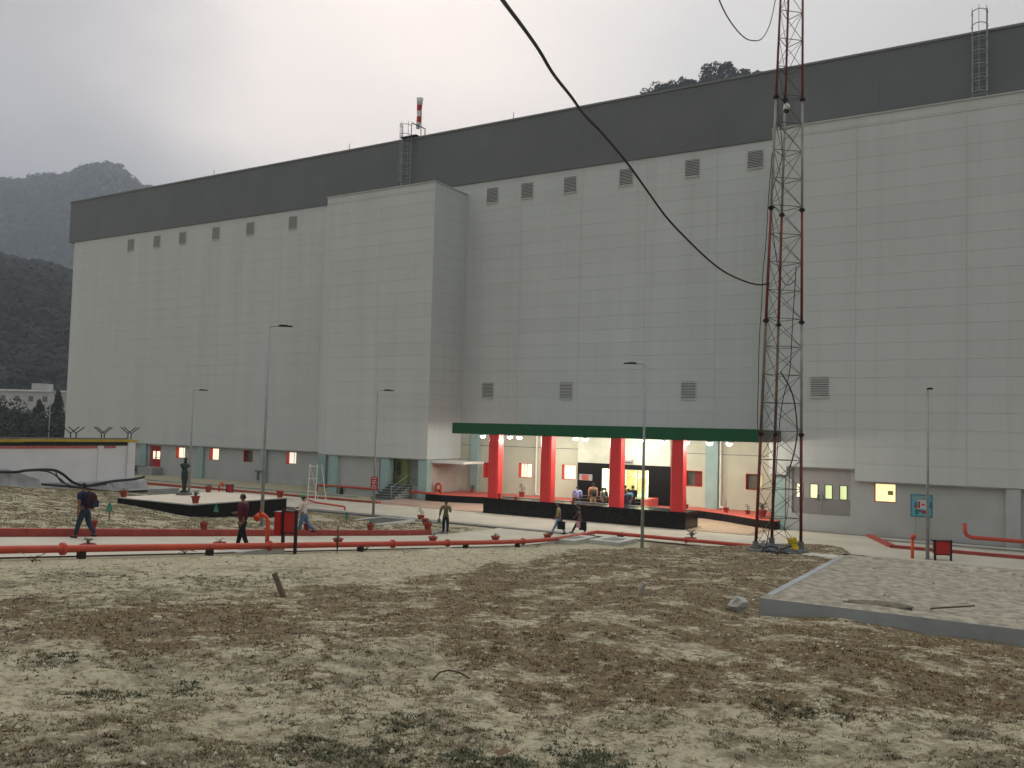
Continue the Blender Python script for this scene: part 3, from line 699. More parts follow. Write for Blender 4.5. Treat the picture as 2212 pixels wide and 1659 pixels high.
# ---- roof furniture
def cage_ladder(x, Yw, z0, z1, wdt=.62):
    L = fpart(MB().tube([(x-wdt/2, Yw-.25, z0), (x-wdt/2, Yw-.25, z1)], .038, 6).tube([(x+wdt/2, Yw-.25, z0), (x+wdt/2, Yw-.25, z1)], .038, 6), 'roof_ladder', galv_m)
    n = int((z1-z0-1.0)/.42)
    rg = MB().tube([(-wdt/2, 0, 0), (wdt/2, 0, 0)], .02, 5).mesh('rung', galv_m)
    for k in range(n): inst('rung', rg, L, (x, Yw-.25, z0+.35+.42*k))
    hp = MB().tube([(wdt/2*1.1*math.cos(a), -.75*math.sin(a), 0) for a in np.linspace(0, math.pi, 9)], .028, 4).mesh('hoop', galv_m)
    k = z0+1.6
    while k < z1+.01: inst('hoop', hp, L, (x, Yw-.25, k)); k += .82
    for a in (.55, 1.57, 2.6): MB().tube([(x+wdt/2*1.1*math.cos(a), Yw-.25-.75*math.sin(a), z0+1.6), (x+wdt/2*1.1*math.cos(a), Yw-.25-.75*math.sin(a), z1)], .022, 4).build('cage_bar', galv_m, L)
    return L
cage_ladder(-47.1, Y0-.1, ZBAY+.1, 31.5, .95); cage_ladder(-3.67, Y0-.1, ZBAY+.1, 31.5, .8)
fpart(MB().box(-47.7, Y0-.5, ZROOF+.15, -46.0, Y0+.3, ZROOF+.22), 'ladder_landing', dark_m)
fpart(MB().tube([(-45.9, Y0+.6, ZROOF), (-45.9, Y0+.6, ZROOF+1.0), (-46.8, Y0-.1, ZROOF+1.45)], .05, 5), 'roof_guard_rail', dark_m)
for x in (-54.0, -72.0, -36.7): fpart(MB().tube([(x, Y0+.1, ZROOF+.1), (x, Y0+.1, ZROOF+.75)], .03, 5), 'lightning_rod', steel_m)

# ------------------------------------------------------------------ PORCH
por = thing('entrance_porch', 'porch with green fascia on four red columns above a black granite wall', 'porch', (-25, 50, 0))
def pp(mb, name, m, smooth=False):
    o = mb.build(name, m, None, smooth); o.parent = por; o.location = (25, -50, 0); return o
YF = 49.67
FX0, FX1 = -35.12, -14.10
pp(MB().box(FX0, YF, 5.21, FX1, YF+.25, 5.95).box(FX0, YF+.25, 5.21, FX0+.25, 58.85, 5.95), 'fascia', green_m)
pp(MB().box(FX0+.252, YF+.252, 5.30, -14.95, 58.88, 5.90).box(-14.948, YF+.252, 5.30, FX1-.104, 54.4, 5.90), 'canopy_slab', soffit_m)
pp(MB().box(FX1-.10, YF+.254, 5.22, FX1, 54.45, 5.93), 'canopy_end', mat('dark_end_render', (.12, .115, .10), None, 2, .8))
WX0, WX1 = -32.42, -18.32
pp(MB().box(WX0, YF, -.1, WX1, YF+2.1, 1.0), 'granite_wall', black_m)
pp(MB().box(WX0+.02, YF+1.62, 1.003, WX1-.02, YF+2.08, 1.03), 'wall_capping', mat('grey_granite_cap', (.10, .11, .105), None, 6, .3))
for xa, xb in ((-32.2, -31.42), (-28.2, -27.42), (-23.34, -22.56), (-19.34, -18.58)):
    c = MB(); ch = .10; y0_, y1_ = YF+.06, YF+.84
    c.prism([(xa+ch, y0_), (xb-ch, y0_), (xb, y0_+ch), (xb, y1_-ch), (xb-ch, y1_), (xa+ch, y1_), (xa, y1_-ch), (xa, y0_+ch)], 1.003, 5.207)
    pp(c, 'column', pillar_m)
# red plinth floors with curved black front
def flare(pts, name, label, loc):
    t_ = thing(name, label, 'platform', loc)
    f = [tuple(p) for p in pts]
    o = MB().prism(f, .50, .545).build('floor_surface', redfloor_m, t_); o.location = (-loc[0], -loc[1], 0)
    ins = MB().prism([(x, y) for x, y in f], -.1, .497); o = ins.build('black_front', blackmatt_m, t_); o.location = (-loc[0], -loc[1], 0)
    return t_
back = YM-.04
flare([(-40.8, 54.45), (-39.4, 54.55), (-37.8, 55.0), (-36.2, 55.6), (-34.4, 56.2), (-32.6, 56.7), (-30.5, 57.0), (sx0-.05, 57.05), (sx0-.05, 58.45), (vx0-.05, 58.45), (vx0-.05, back), (-40.8, back)], 'entrance_platform', 'red floored platform with curved black front left of the entrance steps', (-36, 57, 0))
flare([(sx1+.62, 57.3), (-21.0, 57.4), (-19.6, 57.0), (-18.2, 56.2), (-16.8, 55.1), (-15.6, 54.2), (-14.7, 53.75), (-14.1, 53.75), (-14.1, 54.45), (-14.95, 54.45), (-14.95, back), (vx1+.05, back), (vx1+.05, 58.45), (sx1+.62, 58.45)], 'entrance_platform', 'red floored platform with curved black front right of the entrance steps', (-18, 57, 0))
# round lamps under the canopy
lamp0 = None
LP = [(1043, 941.5, 51.2), (1102, 943.5, 53.5), (1122, 944.5, 51.2), (1190, 945.5, 56), (1244, 947, 53.5), (1264, 948, 51.2), (1339, 950, 56), (1388, 950.5, 56), (1435, 953.5, 51.8), (1483, 955, 53.0), (1533, 957, 51.2), (1575, 958, 53.0)]
LW = ['first from the left, left of the first red column', 'second from the left, just right of the first red column', 'third from the left, close beside a smaller one', 'just right of the second red column', 'in the middle bay, left of a close pair', 'in the middle bay, right of a close pair', 'just right of the third red column', 'hidden in part by the lamp post', 'just left of the fourth red column', 'just right of the fourth red column', 'above the pale green pilaster', 'last on the right under the canopy']
for (x, y, Y), wds in zip(LP, LW):
    p = onY(x, y, Y)
    if lamp0 is None:
        o = thing('ceiling_lamp', 'round lit canopy lamp '+wds, 'lamp', (p[0], p[1], 5.298), group='round lamps lit under the canopy')
        MB().lathe([(.08, -.01), (.19, -.03), (.20, -.12), (.19, -.13)], 16).build('lamp_housing', galv_m, o)
        MB().lathe([(.002, -.27), (.08, -.26), (.15, -.225), (.18, -.131)], 16, cap=False).build('lamp_diffuser', lampglow_m, o, True)
        lamp0 = o
    else: o = dup(lamp0, (p[0], p[1], 5.298), label='round lit canopy lamp '+wds)
    o.location.z = 5.298 + min(0, (p[2]+.13)-5.298)
    ld = bpy.data.lights.new('lamp_light', 'POINT'); ld.shadow_soft_size = .12; ld.energy = 76; ld.color = (1, .96, .82)
    lo_ = bpy.data.objects.new('lamp_light', ld); COL.objects.link(lo_); lo_.parent = o; lo_.location = (0, 0, -.36)
ld = bpy.data.lights.new('lobby_light', 'AREA'); ld.shape = 'RECTANGLE'; ld.size = 3; ld.size_y = 3; ld.energy = 600; ld.color = (1, .98, .76)
lo_ = bpy.data.objects.new('lobby_light', ld); COL.objects.link(lo_); lo_.location = ((dx0+dx1)/2, 61.5, 4.15)
MB().box((dx0+dx1)/2-1.5, 60.0, 4.16, (dx0+dx1)/2+1.5, 63, 4.19).build('lobby_ceiling_light', lampglow_m, None).parent = fac
fac.children[-1].location = (40, -59, 0)
# stairs
def stairs(x0, x1, yfront, ytop, n, H, label, m, rails=True):
    t_ = thing('outdoor_stairs', label, 'stairs', ((x0+x1)/2, yfront, 0)); ox = (x0+x1)/2
    dy = (ytop-yfront)/n
    for k in range(n):
        MB().box(x0-ox, dy*k, H*k/n-.02 if k else -.1, x1-ox, ytop-yfront, H*(k+1)/n-.09 if False else H*(k+1)/n-.075).build('riser', conc_m, t_)
        MB().box(x0-ox-.03, dy*k-.04, H*(k+1)/n-.073, x1-ox+.03, dy*(k+1)+.01, H*(k+1)/n).build('tread', m, t_)
    if rails:
        for s_, xx in ((-1, x0-ox+.05), (1, x1-ox-.05)):
            mb = MB().tube([(xx, .0, .95), (xx, ytop-yfront, H+.95), (xx, ytop-yfront+1.2, H+.95)], .025, 6).tube([(xx, .0, .5), (xx, ytop-yfront, H+.5), (xx, ytop-yfront+1.2, H+.5)], .018, 6)
            for q, z in ((.05, H/n), (ytop-yfront, H), (ytop-yfront+1.2, H)): mb.tube([(xx, q, z-.02), (xx, q, z+.95)], .025, 6)
            mb.build('handrail', galv_m, t_)
    return t_
stairs(xa0+.1, xa1-.9, Y1-1.9, Y1+.53, 6, 1.02, 'dark stone stairs with steel handrails to the green doorway', dsteps_m)
t_ = stairs(hd[0]-3.2, hd[0]-.3, YG-2.4, YG-.2, 6, hd[2]+.02, 'far steel railed stairs leading to the red door', dsteps_m)
fpart(MB().box(hd[0]-.3, YG-1.3, -.1, hd[1]+.5, YG-.02, hd[2]-.02), 'door_landing', conc_m)
fpart(MB().tube([(hd[1]+.45, YG-1.25, hd[2]), (hd[1]+.45, YG-1.25, hd[2]+1), (hd[1]+.45, YG-.1, hd[2]+1)], .03, 5), 'landing_rail', steel_m)

# ------------------------------------------------------------------ garden plinth and statue
pl = thing('garden_plinth', 'low square black sided plinth with cream tiled top under the statue', 'plinth', (-36.7, 30, 0))
PZ = 1.76
c0 = onZ(420, 1089, PZ); c1 = onZ(247, 1074, PZ); c2 = onZ(621, 1075, PZ)
px1, px0, py0, py1 = c0[0], c1[0], (c0[1]+c1[1])/2, c2[1]
o = MB().box(px0, py0, .4, px1, py1, PZ-.06).build('plinth_side', blackmatt_m, pl); o.location = (36.7, -30, 0)
o = MB().box(px0-.04, py0-.04, PZ-.057, px1+.04, py1+.04, PZ-.02).build('plinth_edging', galv_m, pl); o.location = (36.7, -30, 0)
tn = 6; tsx = (px1-px0)/tn; tsy = (py1-py0)/tn
tme = MB().box(.006, .006, 0, tsx-.006, tsy-.006, .02).mesh('tile', mat('cream_tile', (.64, .565, .46), (.58, .51, .41), 1.5, .6, rand=.04))
for i in range(tn):
    for j in range(tn): inst('tile', tme, pl, (px0+36.7+i*tsx, py0-30+j*tsy, PZ-.02))
sp = onZ(397, 1068, PZ+.02)
stt = thing('statue', 'dark green bronze armless female figure on a round base on the cream plinth', 'statue', (sp[0], sp[1], PZ+.004), rz=R(20))
MB().lathe([(.40, 0), (.40, .10), (.36, .12)], 20).build('base_disc', concd_m, stt)
def skin(name, verts, edges, m, parent, sub=1, loc=(0, 0, 0), extra=None):
    me = bpy.data.meshes.new(name+'_s'); me.from_pydata([v[0] for v in verts], edges, []); me.update()
    ob = bpy.data.objects.new(name+'_s', me); COL.objects.link(ob)
    md = ob.modifiers.new('s', 'SKIN'); md.use_smooth_shade = True
    sv = me.skin_vertices[0].data
    for i, v in enumerate(verts):
        r_ = v[1]; sv[i].radius = r_ if isinstance(r_, tuple) else (r_, r_); sv[i].use_root = (i == 0)
    s2 = ob.modifiers.new('u', 'SUBSURF'); s2.levels = sub; s2.render_levels = sub
    dg = bpy.context.evaluated_depsgraph_get(); res = bpy.data.meshes.new_from_object(ob.evaluated_get(dg))
    bpy.data.objects.remove(ob); res.name = name
    if extra:       # join further pieces (hands, head) into the same mesh
        n0 = len(res.vertices); vs = [tuple(v.co) for v in res.vertices]+extra.v; fs = [tuple(p.vertices) for p in res.polygons]+[tuple(i+n0 for i in f) for f in extra.f]
        res = bpy.data.meshes.new(name); res.from_pydata(vs, [], fs); res.update()
    res.polygons.foreach_set('use_smooth', [True]*len(res.polygons))
    res.materials.clear(); res.materials.append(m)
    o = bpy.data.objects.new(name, res); COL.objects.link(o)
    if parent: o.parent = parent
    o.location = loc; return o
SV = [((0, 0, 1.02), .20), ((.01, .02, .80), .175), ((0, .01, .52), .125), ((.01, 0, .26), .10), ((0, 0, .12), .115),
      ((.01, 0, 1.22), .13), ((.0, -.01, 1.40), .185), ((0, 0, 1.54), .15), ((.01, 0, 1.64), .065), ((.02, 0, 1.70), .06), ((.03, .0, 1.82), .11), ((.01, .03, 1.94), .085),
      ((.19, 0, 1.53), .11), ((.235, 0, 1.42), .075), ((-.19, 0, 1.53), .11), ((-.235, 0, 1.42), .075)]
skin('figure', SV, [(0,1),(1,2),(2,3),(3,4),(0,5),(5,6),(6,7),(7,8),(8,9),(9,10),(10,11),(7,12),(12,13),(7,14),(14,15)], bronze_m, stt, 2)
MB().lathe([(.20, .12), (.22, .17), (.18, .22)], 14).build('figure_foot', bronze_m, stt)

# ------------------------------------------------------------------ white boundary wall on the left
wall = thing('boundary_wall', 'whitewashed boundary wall with yellow coping and red dentils at left', 'wall', (-48, 30, 0))
WXX = -48.0
def wpart(mb, name, m, kind=None):
    o = mb.build(name, m, wall); o.location = (48, -30, 0)
    if kind: o['kind'] = kind
    return o
wy1 = 34.35; ztw = 4.32
pya, pyb, pye = onX(212, 960, WXX)[1], onX(224, 960, WXX)[1], onX(275, 960, WXX)[1]
ys_ = [4, 10, 15.2, 20.4, 25.6, pya, pyb, 34.35]
for a, b in zip(ys_[:-1], ys_[1:]):
    dx = .0
    if a == pya: dx = .05
    wpart(MB().box(WXX-.4, a+.003, .6, WXX+dx, b-.003, ztw-.32+ .0), 'wall_bay', white_m)
wpart(MB().box(WXX-.45, pye, .6, WXX+.10, wy1, ztw-.10), 'wall_end_pier', white_m)
wpart(MB().box(WXX-.45, 4, ztw-.318, WXX+.03, pye-.003, ztw-.12), 'dark_frieze', dkgreen_m)
for a, b, dz in ((4, 24.2, -.02), (24.21, 27.4, .0), (27.41, 30.6, .03), (30.61, wy1+.1, .02)): wpart(MB().box(WXX-.5, a, ztw-.118+dz, WXX+.14, b, ztw+.02+dz), 'yellow_coping', yellow_m)
wpart(MB().box(WXX-.45, 12, ztw+.025, WXX-.15, wy1-.3, ztw+.13), 'wall_crest', concd_m)
tm = MB().box(0, 0, 0, .045, .07, .15).mesh('dentil', redframe_m)
for k in range(86):
    y = 21.5+k*.135
    if pya-.05 < y < pyb or y > pye-.08: continue
    inst('dentil', tm, wall, (WXX+48+.001, y-30, ztw-.475))
# lower battered footing with its dirty top ledge
fp_ = [(WXX+.012, .4), (WXX+.75, .4), (WXX+.75, 0), (WXX+.012, 0)]
def foot(ya, yb, za, zb, w0=.55):
    b = MB(); x0 = WXX+.012; a = len(b.v)
    b.v += [(x0, ya, .4), (x0+w0+.35, ya, .4), (x0+w0, ya, za), (x0, ya, za+.02), (x0, yb, .4), (x0+w0+.35, yb, .4), (x0+w0, yb, zb), (x0, yb, zb+.02)]
    b.f += [(0,1,2,3), (7,6,5,4), (0,4,5,1), (1,5,6,2), (2,6,7,3), (3,7,4,0)]
    return b
dirtyw_m = mat('dirty_limewash', (.52, .53, .55), (.30, .31, .32), 1.6, .9, .3, 12, lo=.3, hi=.7)
wpart(foot(8, 26.4, 3.05, 2.78), 'wall_footing', dirtyw_m)
wpart(foot(26.41, 28.2, 2.78, 2.15), 'wall_footing', dirtyw_m)
wpart(foot(28.21, 35.0, 1.95, 1.9, .4), 'wall_footing', dirtyw_m)
wpart(MB().prism([(WXX+.8, 27.5), (WXX+1.3, 27.6), (WXX+1.7, 36.4), (WXX-.3, 36.6), (WXX+.2, 34.6)], 1.0, 1.42), 'stone_ledge', conc_m)
# cables drooping along the wall
def cab(pts, r, label, m=cable_m, n=6, name='cable', grp=None):
    P_ = [Vector(tuple(map(float, p))) for p in pts]; out_ = []
    for i in range(len(P_)-1):
        p0 = P_[max(i-1, 0)]; p1 = P_[i]; p2 = P_[i+1]; p3 = P_[min(i+2, len(P_)-1)]
        for k in range(6):
            t = k/6; out_.append(.5*((2*p1)+(p2-p0)*t+(2*p0-5*p1+4*p2-p3)*t*t+(3*p1-p0-3*p2+p3)*t**3))
    out_.append(P_[-1]); o = MB().tube(out_, r, n).build(name, m, None, True); return tag(o, label, 'cable', grp)
def wc(x, y, dx=.75): return onX(x, y, WXX+dx)
cab([wc(-30, 1018), wc(30, 1020), wc(60, 1016), wc(112, 1015), wc(135, 1024), wc(160, 1043), wc(190, 1049), wc(240, 1040), wc(290, 1035), wc(312, 1030)], .075, 'thick black cable bundle drooping along the foot of the white wall')
cab([wc(-30, 1024, .8), wc(40, 1018, .85), wc(100, 1018, .9), wc(128, 1033, .9), wc(146, 1047, 1), wc(180, 1052, 1), wc(230, 1046, 1)], .04, 'thinner black cable running beside the bundle on the white wall')
cab([wc(120, 1019, .9), wc(128, 1036, 1.0), wc(140, 1045, 1.1)], .03, 'short loose black cable hanging down at the step of the footing')
cab([wc(234, 1042, .95), wc(242, 1047, .98), wc(247, 1055, 1.1)], .02, 'thin black cable end curling below the bundle')
cab([wc(90, 1046, 1.35), wc(160, 1052, 1.35), wc(240, 1062, 1.5), wc(318, 1060, 1.7)], .06, 'black cable lying along the ground edge below the white wall')
# Y shaped barbed wire posts behind the wall
gbp = 'Y-shaped barbed wire posts above the white wall'
yp = None
for k, (x, w_) in enumerate(((152, 'leftmost'), (164, 'second from the left'), (219, 'third from the left'), (225, 'fourth from the left'), (276, 'fifth from the left'), (283, 'rightmost'), (16, 'far left faint'), (110, 'beside the distant lamp post'))):
    p = onX(x, 948, WXX-.9 - .5*(k % 2)); hh = .82
    lab = 'Y-shaped dark steel fence post on the wall top, '+w_
    if yp is None:
        yp = thing('fence_post', lab, 'fence post', p, group=gbp)
        MB().tube([(0, 0, -.35), (0, 0, .35)], .035, 5).build('upright', darkbrown_m, yp)
        for s_ in (-1, 1): MB().tube([(0, 0, .33), (.22*s_, .38*s_, .72)], .03, 5).build('arm', darkbrown_m, yp)
    else: dup(yp, p, label=lab)

# ------------------------------------------------------------------ lamp posts
def lamp_post(base, h, armdir, label, arm=True, scale=1.0):
    t_ = thing('lamp_post', label, 'street lamp', base, armdir)
    MB().tube([(0, 0, -.3), (0, 0, h)], [.085, .045], 10).build('pole', galv_m, t_, True)
    MB().lathe([(.14, -.05), (.14, .03)], 10).build('base_plate', galv_m, t_)
    MB().tube([(0, 0, h-.02), (.06, 0, h+.07), (.55, 0, h+.10)], .028, 6).build('arm', galv_m, t_)
    a = MB().box(.42, -.11, h+.065, 1.02, .11, h+.115); a.box(.46, -.08, h+.116, .8, .08, h+.15)
    hd_ = a.build('lamp_head', darkbrown_m, t_); MB().box(.5, -.08, h+.055, .96, .08, h+.064).build('lens', panegrey_m, hd_)
    return t_
ax = math.atan2(-.15, 1)
def ztop(x, y, base): t = ((base[0])*_F[0]+(base[1])*_F[1]); r = ray(x, y); return EYE[2]+r[2]*(base[0]**2+base[1]**2)**.5/math.hypot(r[0], r[1])
for bx, by, tx, ty, lab, ad_ in ((565, 1137, 581, 708, 'tallest grey lamp post standing in the garden before the black plinth', 0.0),
                            (806, 1116, 815, 846, 'grey lamp post carrying a red notice board by the drain line', 0.0),
                            (1387, 1166, 1393, 790, 'grey lamp post in front of the porch with its arm pointing left', math.pi)):
    b = ong(bx, by) if bx != 1387 else onT(1387, 1170, 41.5)
    if bx == 1387: b[2] = terr(b[0], b[1])
    lamp_post(b, ztop(tx, ty, b)-b[2], YAW+ad_, lab)
    if bx == 806: b806 = b
b = onT(2003.5, 1207, 41.6); b[2] = 0.0; lamp_post(b, ztop(2010, 846, b), math.atan2(-b[1], -b[0])+.12, 'grey lamp post on the right seen end on before the blue poster')
b = onZ(404, 1068, 0.0); b = np.array([b[0], b[1], 0]); q_ = onT(409, 1040, 62); q_[2] = 0.0; lamp_post(q_, ztop(415, 845, q_), YAW, 'thin grey lamp post rising behind the statue')
q_ = onT(104, 960, 118); q_[2] = 0.3; lamp_post(q_, ztop(108, 846, q_)-.3, YAW, 'distant faint lamp post left of the building among the trees')
# notice board on the post
nb = onT(811, 1043, math.hypot(b806[0], b806[1])*1.0); 
d8 = np.array([b806[0], b806[1]])/math.hypot(b806[0], b806[1])
zt = ztop(811, 1030, b806); zb_ = ztop(811, 1057, b806)
nbr = thing('notice_board', 'red notice board with white lettering fixed to the lamp post', 'sign', (b806[0]-d8[0]*.14, b806[1]-d8[1]*.14, (zt+zb_)/2), YAW+R(10))
hz_ = (zt-zb_)/2
MB().box(-.22, -.03, -hz_, .22, .02, hz_).build('board', hred_m, nbr)
for k, z in enumerate((.30, .16, .04, -.06, -.17, -.29)):
    wd_ = (.15, .11, .15, .09, .14, .15)[k]
    for q in range(3 if k != 3 else 2): MB().box(-wd_+q*wd_*.7, -.036, z-.028, -wd_+q*wd_*.7+wd_*.5, -.031, z+.022).build('lettering', whitep_m, nbr)

# ------------------------------------------------------------------ pipes
pz = lambda Y: rs(Y)+.13
def pipe(pts, r, label, m=pipe_m, flanges=(), sup=()):
    t_ = thing('fire_pipe', label, 'pipe', (float(pts[0][0]), float(pts[0][1]), 0)); L = Vector((-pts[0][0], -pts[0][1], 0))
    o = MB().tube(pts, r*.88, 12).build('pipe_run', m, t_, True); o.location = L
    for f in flanges:
        a = Vector(tuple(map(float, f[0]))); d = Vector(f[1]).normalized(); o = MB().tube([a-d*.04, a+d*.04], r*1.45, 12).build('flange', m, t_, True); o.location = L
    for s_ in sup:
        o = MB().box(s_[0]-.10, s_[1]-.07, s_[2], s_[0]+.10, s_[1]+.07, s_[3]).build('support', darkbrown_m, t_); o.location = L
    return t_
PX = -20.92
pts = [(PX, y, float(rs(y))+.22) for y in (-6, 0, 4, 8, 11.5, 15, 18, 21, 24, 27, 30, 33, 36, 38.5, 41, 42.6)]+[(PX+.05, 43.0, .24), (PX+.35, 43.3, .22)]+[(x, 43.42+.012*(x-PX), .20) for x in np.arange(-19.5, -8.2, 1.6)]
pipe(pts, .108, 'long thick red fire main along the near edge of the road', flanges=[((PX, y, float(rs(y))+.22), (0, 1, 0)) for y in (7, 13.1, 19.9, 26, 29.5, 35.5)]+[((x, 43.45+.012*(x-PX), .20), (1, 0, 0)) for x in (-16, -11)], sup=[(PX, y, float(rs(y))-.2, float(rs(y))+.13) for y in (13.6, 17.6, 24.2, 30.8, 35)])
# concrete drain under the pipe
drn = thing('roadside_drain', 'open concrete drain edge running under the red fire main', 'drain', (-20.5, 20, 0))
for k in range(30):
    y = 2+k*1.3; za, zb2 = float(rs(y))-.28, float(rs(y+1.29))-.28
    mb = MB(); mb.v = [(-20.62, y, za-.3), (-20.42, y, za-.3), (-20.42, y, za+.20), (-20.62, y, za+.20), (-20.62, y+1.28, zb2-.3), (-20.42, y+1.28, zb2-.3), (-20.42, y+1.28, zb2+.20), (-20.62, y+1.28, zb2+.20)]
    mb.f = [(0,1,2,3), (7,6,5,4), (0,4,5,1), (1,5,6,2), (2,6,7,3), (3,7,4,0)]
    o = mb.build('drain_edge', concd_m, drn); o.location = (20.5, -20, 0)
g0 = ong(680, 1092); g1 = ong(746, 1102); u0 = [(g0[0]-3.5, g0[1]+2.4, g0[2]+.2), (g0[0], g0[1], g0[2]+.22), (g1[0]-.15, g1[1]+.05, g1[2]+.22), (g1[0], g1[1]-.05, g1[2]+.12), (g1[0]+.02, g1[1]-.07, g1[2]-.2)]
pipe(u0, .075, 'short red pipe crossing the far garden edge behind the helmeted man')
a0 = onY(684, 1064, 54.6); a1 = onY(833, 1057, 55.2)
zq = onY(690, 1048, 54.6)[2]
pipe([(a0[0], 54.6, -.1), (a0[0], 54.6, zq-.1), (a0[0]+.12, 54.6, zq), (a0[0]+.5, 54.6, zq), (a0[0]+1.3, 54.6, zq+.03), (a1[0], 54.9, zq-.02), (a1[0]+.9, 54.95, zq-.15)], .09, 'raised red pipe with an elbow before the bay wall left of the stairs', flanges=[((a0[0]+.9, 54.6, zq+.02), (1, 0, 0)), ((a0[0]+.5, 54.6, zq+.0), (1, 0, 0))], sup=[(a0[0]+2.6, 54.7, -.05, zq-.08)])
b0 = onY(896, 1063, 54.2); b1 = onY(950, 1066, 54.2)
bz = onY(915, 1064, 54.2)[2]; ez = onY(942, 1043, 54.9)
pipe([(b0[0], 54.1, bz), (b1[0], 54.1, bz)], .10, 'red pipe stub with black end cap running into the left platform', flanges=[((b0[0]-.03, 54.1, bz), (1, 0, 0))])
pipe([(ez[0]-.38, 55.4, .62), (ez[0]-.38, 55.4, 1.05), (ez[0]-.3, 55.4, 1.22), (ez[0]-.12, 55.4, 1.28), (ez[0]+.05, 55.4, 1.2), (ez[0]+.1, 55.4, 1.0), (ez[0]+.1, 55.4, .56)], .10, 'red swan neck vent pipe rising from the left platform')
r0 = onY(2080, 1130, 52.0); r1 = onY(2086, 1160, 52.0); r2 = onY(2212, 1170, 52.0)
pipe([(r1[0]-.05, 52.0, r0[2]), (r1[0]-.03, 52.0, r1[2]+.25), (r1[0]+.05, 52, r1[2]+.1), (r1[0]+.3, 52, r1[2]), (r2[0], 52, r2[2]), (r2[0]+12, 52, r2[2])], .115, 'red pipe with a tall elbow beside the building on the far right')

# ------------------------------------------------------------------ hydrants and hose boxes
def standpipe(base, h, r, head, label, ang=0):
    t_ = thing('standpipe', label, 'standpipe', base, YAW+ang)
    if head:
        MB().tube([(0, 0, -.2), (0, 0, h-.28), (-.05, 0, h-.13), (-.16, 0, h-.04), (-.28, 0, h-.07)], r, 12).build('pipe_body', orange_m, t_, True)
        MB().tube([(-.26, 0, h-.06), (-.40, 0, h-.20)], [r*1.5, r*1.7], 12).build('outlet', orange_m, t_, True)
        MB().tube([(-.27, .0, h-.02), (-.24, .0, h+.12)], .03, 8).build('valve_wheel', redframe_m, t_, True)
    else:
        MB().tube([(0, 0, -.2), (0, 0, h)], r, 12).build('pipe_body', orange_m, t_, True)
        MB().tube([(-.02, .0, h-.07), (.02, -.14, h-.05)], r*1.6, 12).build('outlet', orange_m, t_, True)
    return t_
def hose_box(base, wd_, h, zb0, depth, label, ang=0.0, side=-1):
    t_ = thing('hose_box', label, 'fire hose box', base, YAW+ang)
    for s_ in (-1, 1): MB().box(s_*wd_/2-.04, -.04, -.3, s_*wd_/2+.04, .04, h).build('post', darkbrown_m, t_)
    c = MB().box(-wd_/2+.045, -.03, zb0, wd_/2-.045, depth, h-.08).build('cabinet', hred_m, t_)
    MB().box(-wd_/2-.06, -.06, h-.075, wd_/2+.06, depth+.04, h-.045).build('roof_plate', darkbrown_m, t_)
    MB().box(-wd_/2+.045, -.05, zb0-.05, wd_/2-.045, -.0, zb0-.004).build('cross_bar', darkbrown_m, t_)
    if side > 0: MB().box(-wd_/2-.30, -.10, zb0-.10, -wd_/2-.045, .22, h-.10).build('side_cabinet', hred_m, t_); MB().box(-wd_/2-.31, -.11, h-.098, -wd_/2-.043, .23, h-.085).build('cabinet_top_highlight', galv_m, t_)  # pale plate over the side cabinet paints the light on its top
    MB().lathe([(.04, 0), (.05, .02)], 8).xf(Matrix.Translation((-wd_/2+.0, depth*.5, zb0+.12)) @ Matrix.Rotation(R(-90), 4, 'Y')).build('lock', darkbrown_m, t_)
    return t_
sb_ = onT(577, 1172, 28.2); sb_[2] = float(rs(sb_[1]))
standpipe(sb_, 1.20, .066, True, 'orange fire hydrant standpipe with a curved nozzle beside the maroon shirted man')
hb = onT(624, 1180, 28.2); hb[2] = float(rs(hb[1]))-.05
hose_box(hb, .52, 1.42, .70, .05, 'red fire hose box on two dark posts, largest of the three, beside the orange standpipe', R(-28), 1)
s2_ = ong(1971, 1206, 0); standpipe(s2_, 1.08, .07, False, 'orange standpipe on the pale road left of the right hand lamp post')
h2_ = ong(2037, 1211, 0); hose_box(h2_, .74, .96, .30, .35, 'red fire hose box on dark legs right of the right hand lamp post')
s3_ = ong(472.5, 1062); standpipe(s3_, .68, .07, True, 'small far orange standpipe behind the plinth', math.pi)
h3_ = ong(496, 1064); hose_box(h3_, .50, .66, .05, .42, 'small far red hose box behind the plinth', R(30))

# ------------------------------------------------------------------ green tree shaped signs
def tree_sign(base, h, label, wd_=.36):
    t_ = thing('garden_sign', label, 'sign', base, YAW+R(5))
    MB().tube([(0, 0, -.2), (0, 0, h*.55)], .018, 6).build('stake', darkbrown_m, t_)
    z0 = h*.47; H = h-z0; w_ = wd_/2
    pts_ = [(-w_, z0), (w_, z0), (w_*.62, z0+H*.30), (w_*.85, z0+H*.33), (w_*.42, z0+H*.62), (w_*.6, z0+H*.64), (.02, z0+H), (-.02, z0+H), (-w_*.6, z0+H*.64), (-w_*.42, z0+H*.62), (-w_*.85, z0+H*.33), (-w_*.62, z0+H*.30)]
    mb = MB(); n = len(pts_); mb.v = [(x, -.012, z) for x, z in pts_]+[(x, .012, z) for x, z in pts_]
    mb.f = [tuple(range(n)), tuple(reversed(range(n, 2*n)))]+[(i, n+i, n+(i+1) % n, (i+1) % n) for i in range(n)]
    b_ = mb.build('tree_board', signgreen_m, t_)
    for k in range(2): MB().box(-w_*.5, -.017, z0+H*(.12+.26*k), w_*.5, -.013, z0+H*(.15+.26*k)).build('lettering', whitep_m, b_)
    return t_
for x, y, h, wd_, lab in ((235.5, 1121.6, .66, .26, 'green fir shaped garden sign left of the plinth corner'), (466, 1121, .68, .27, 'green fir shaped garden sign before the black plinth'), (748.5, 1131, .60, .24, 'green fir shaped garden sign near the dark pit cover')):
    tree_sign(ong(x, y), h, lab, wd_)

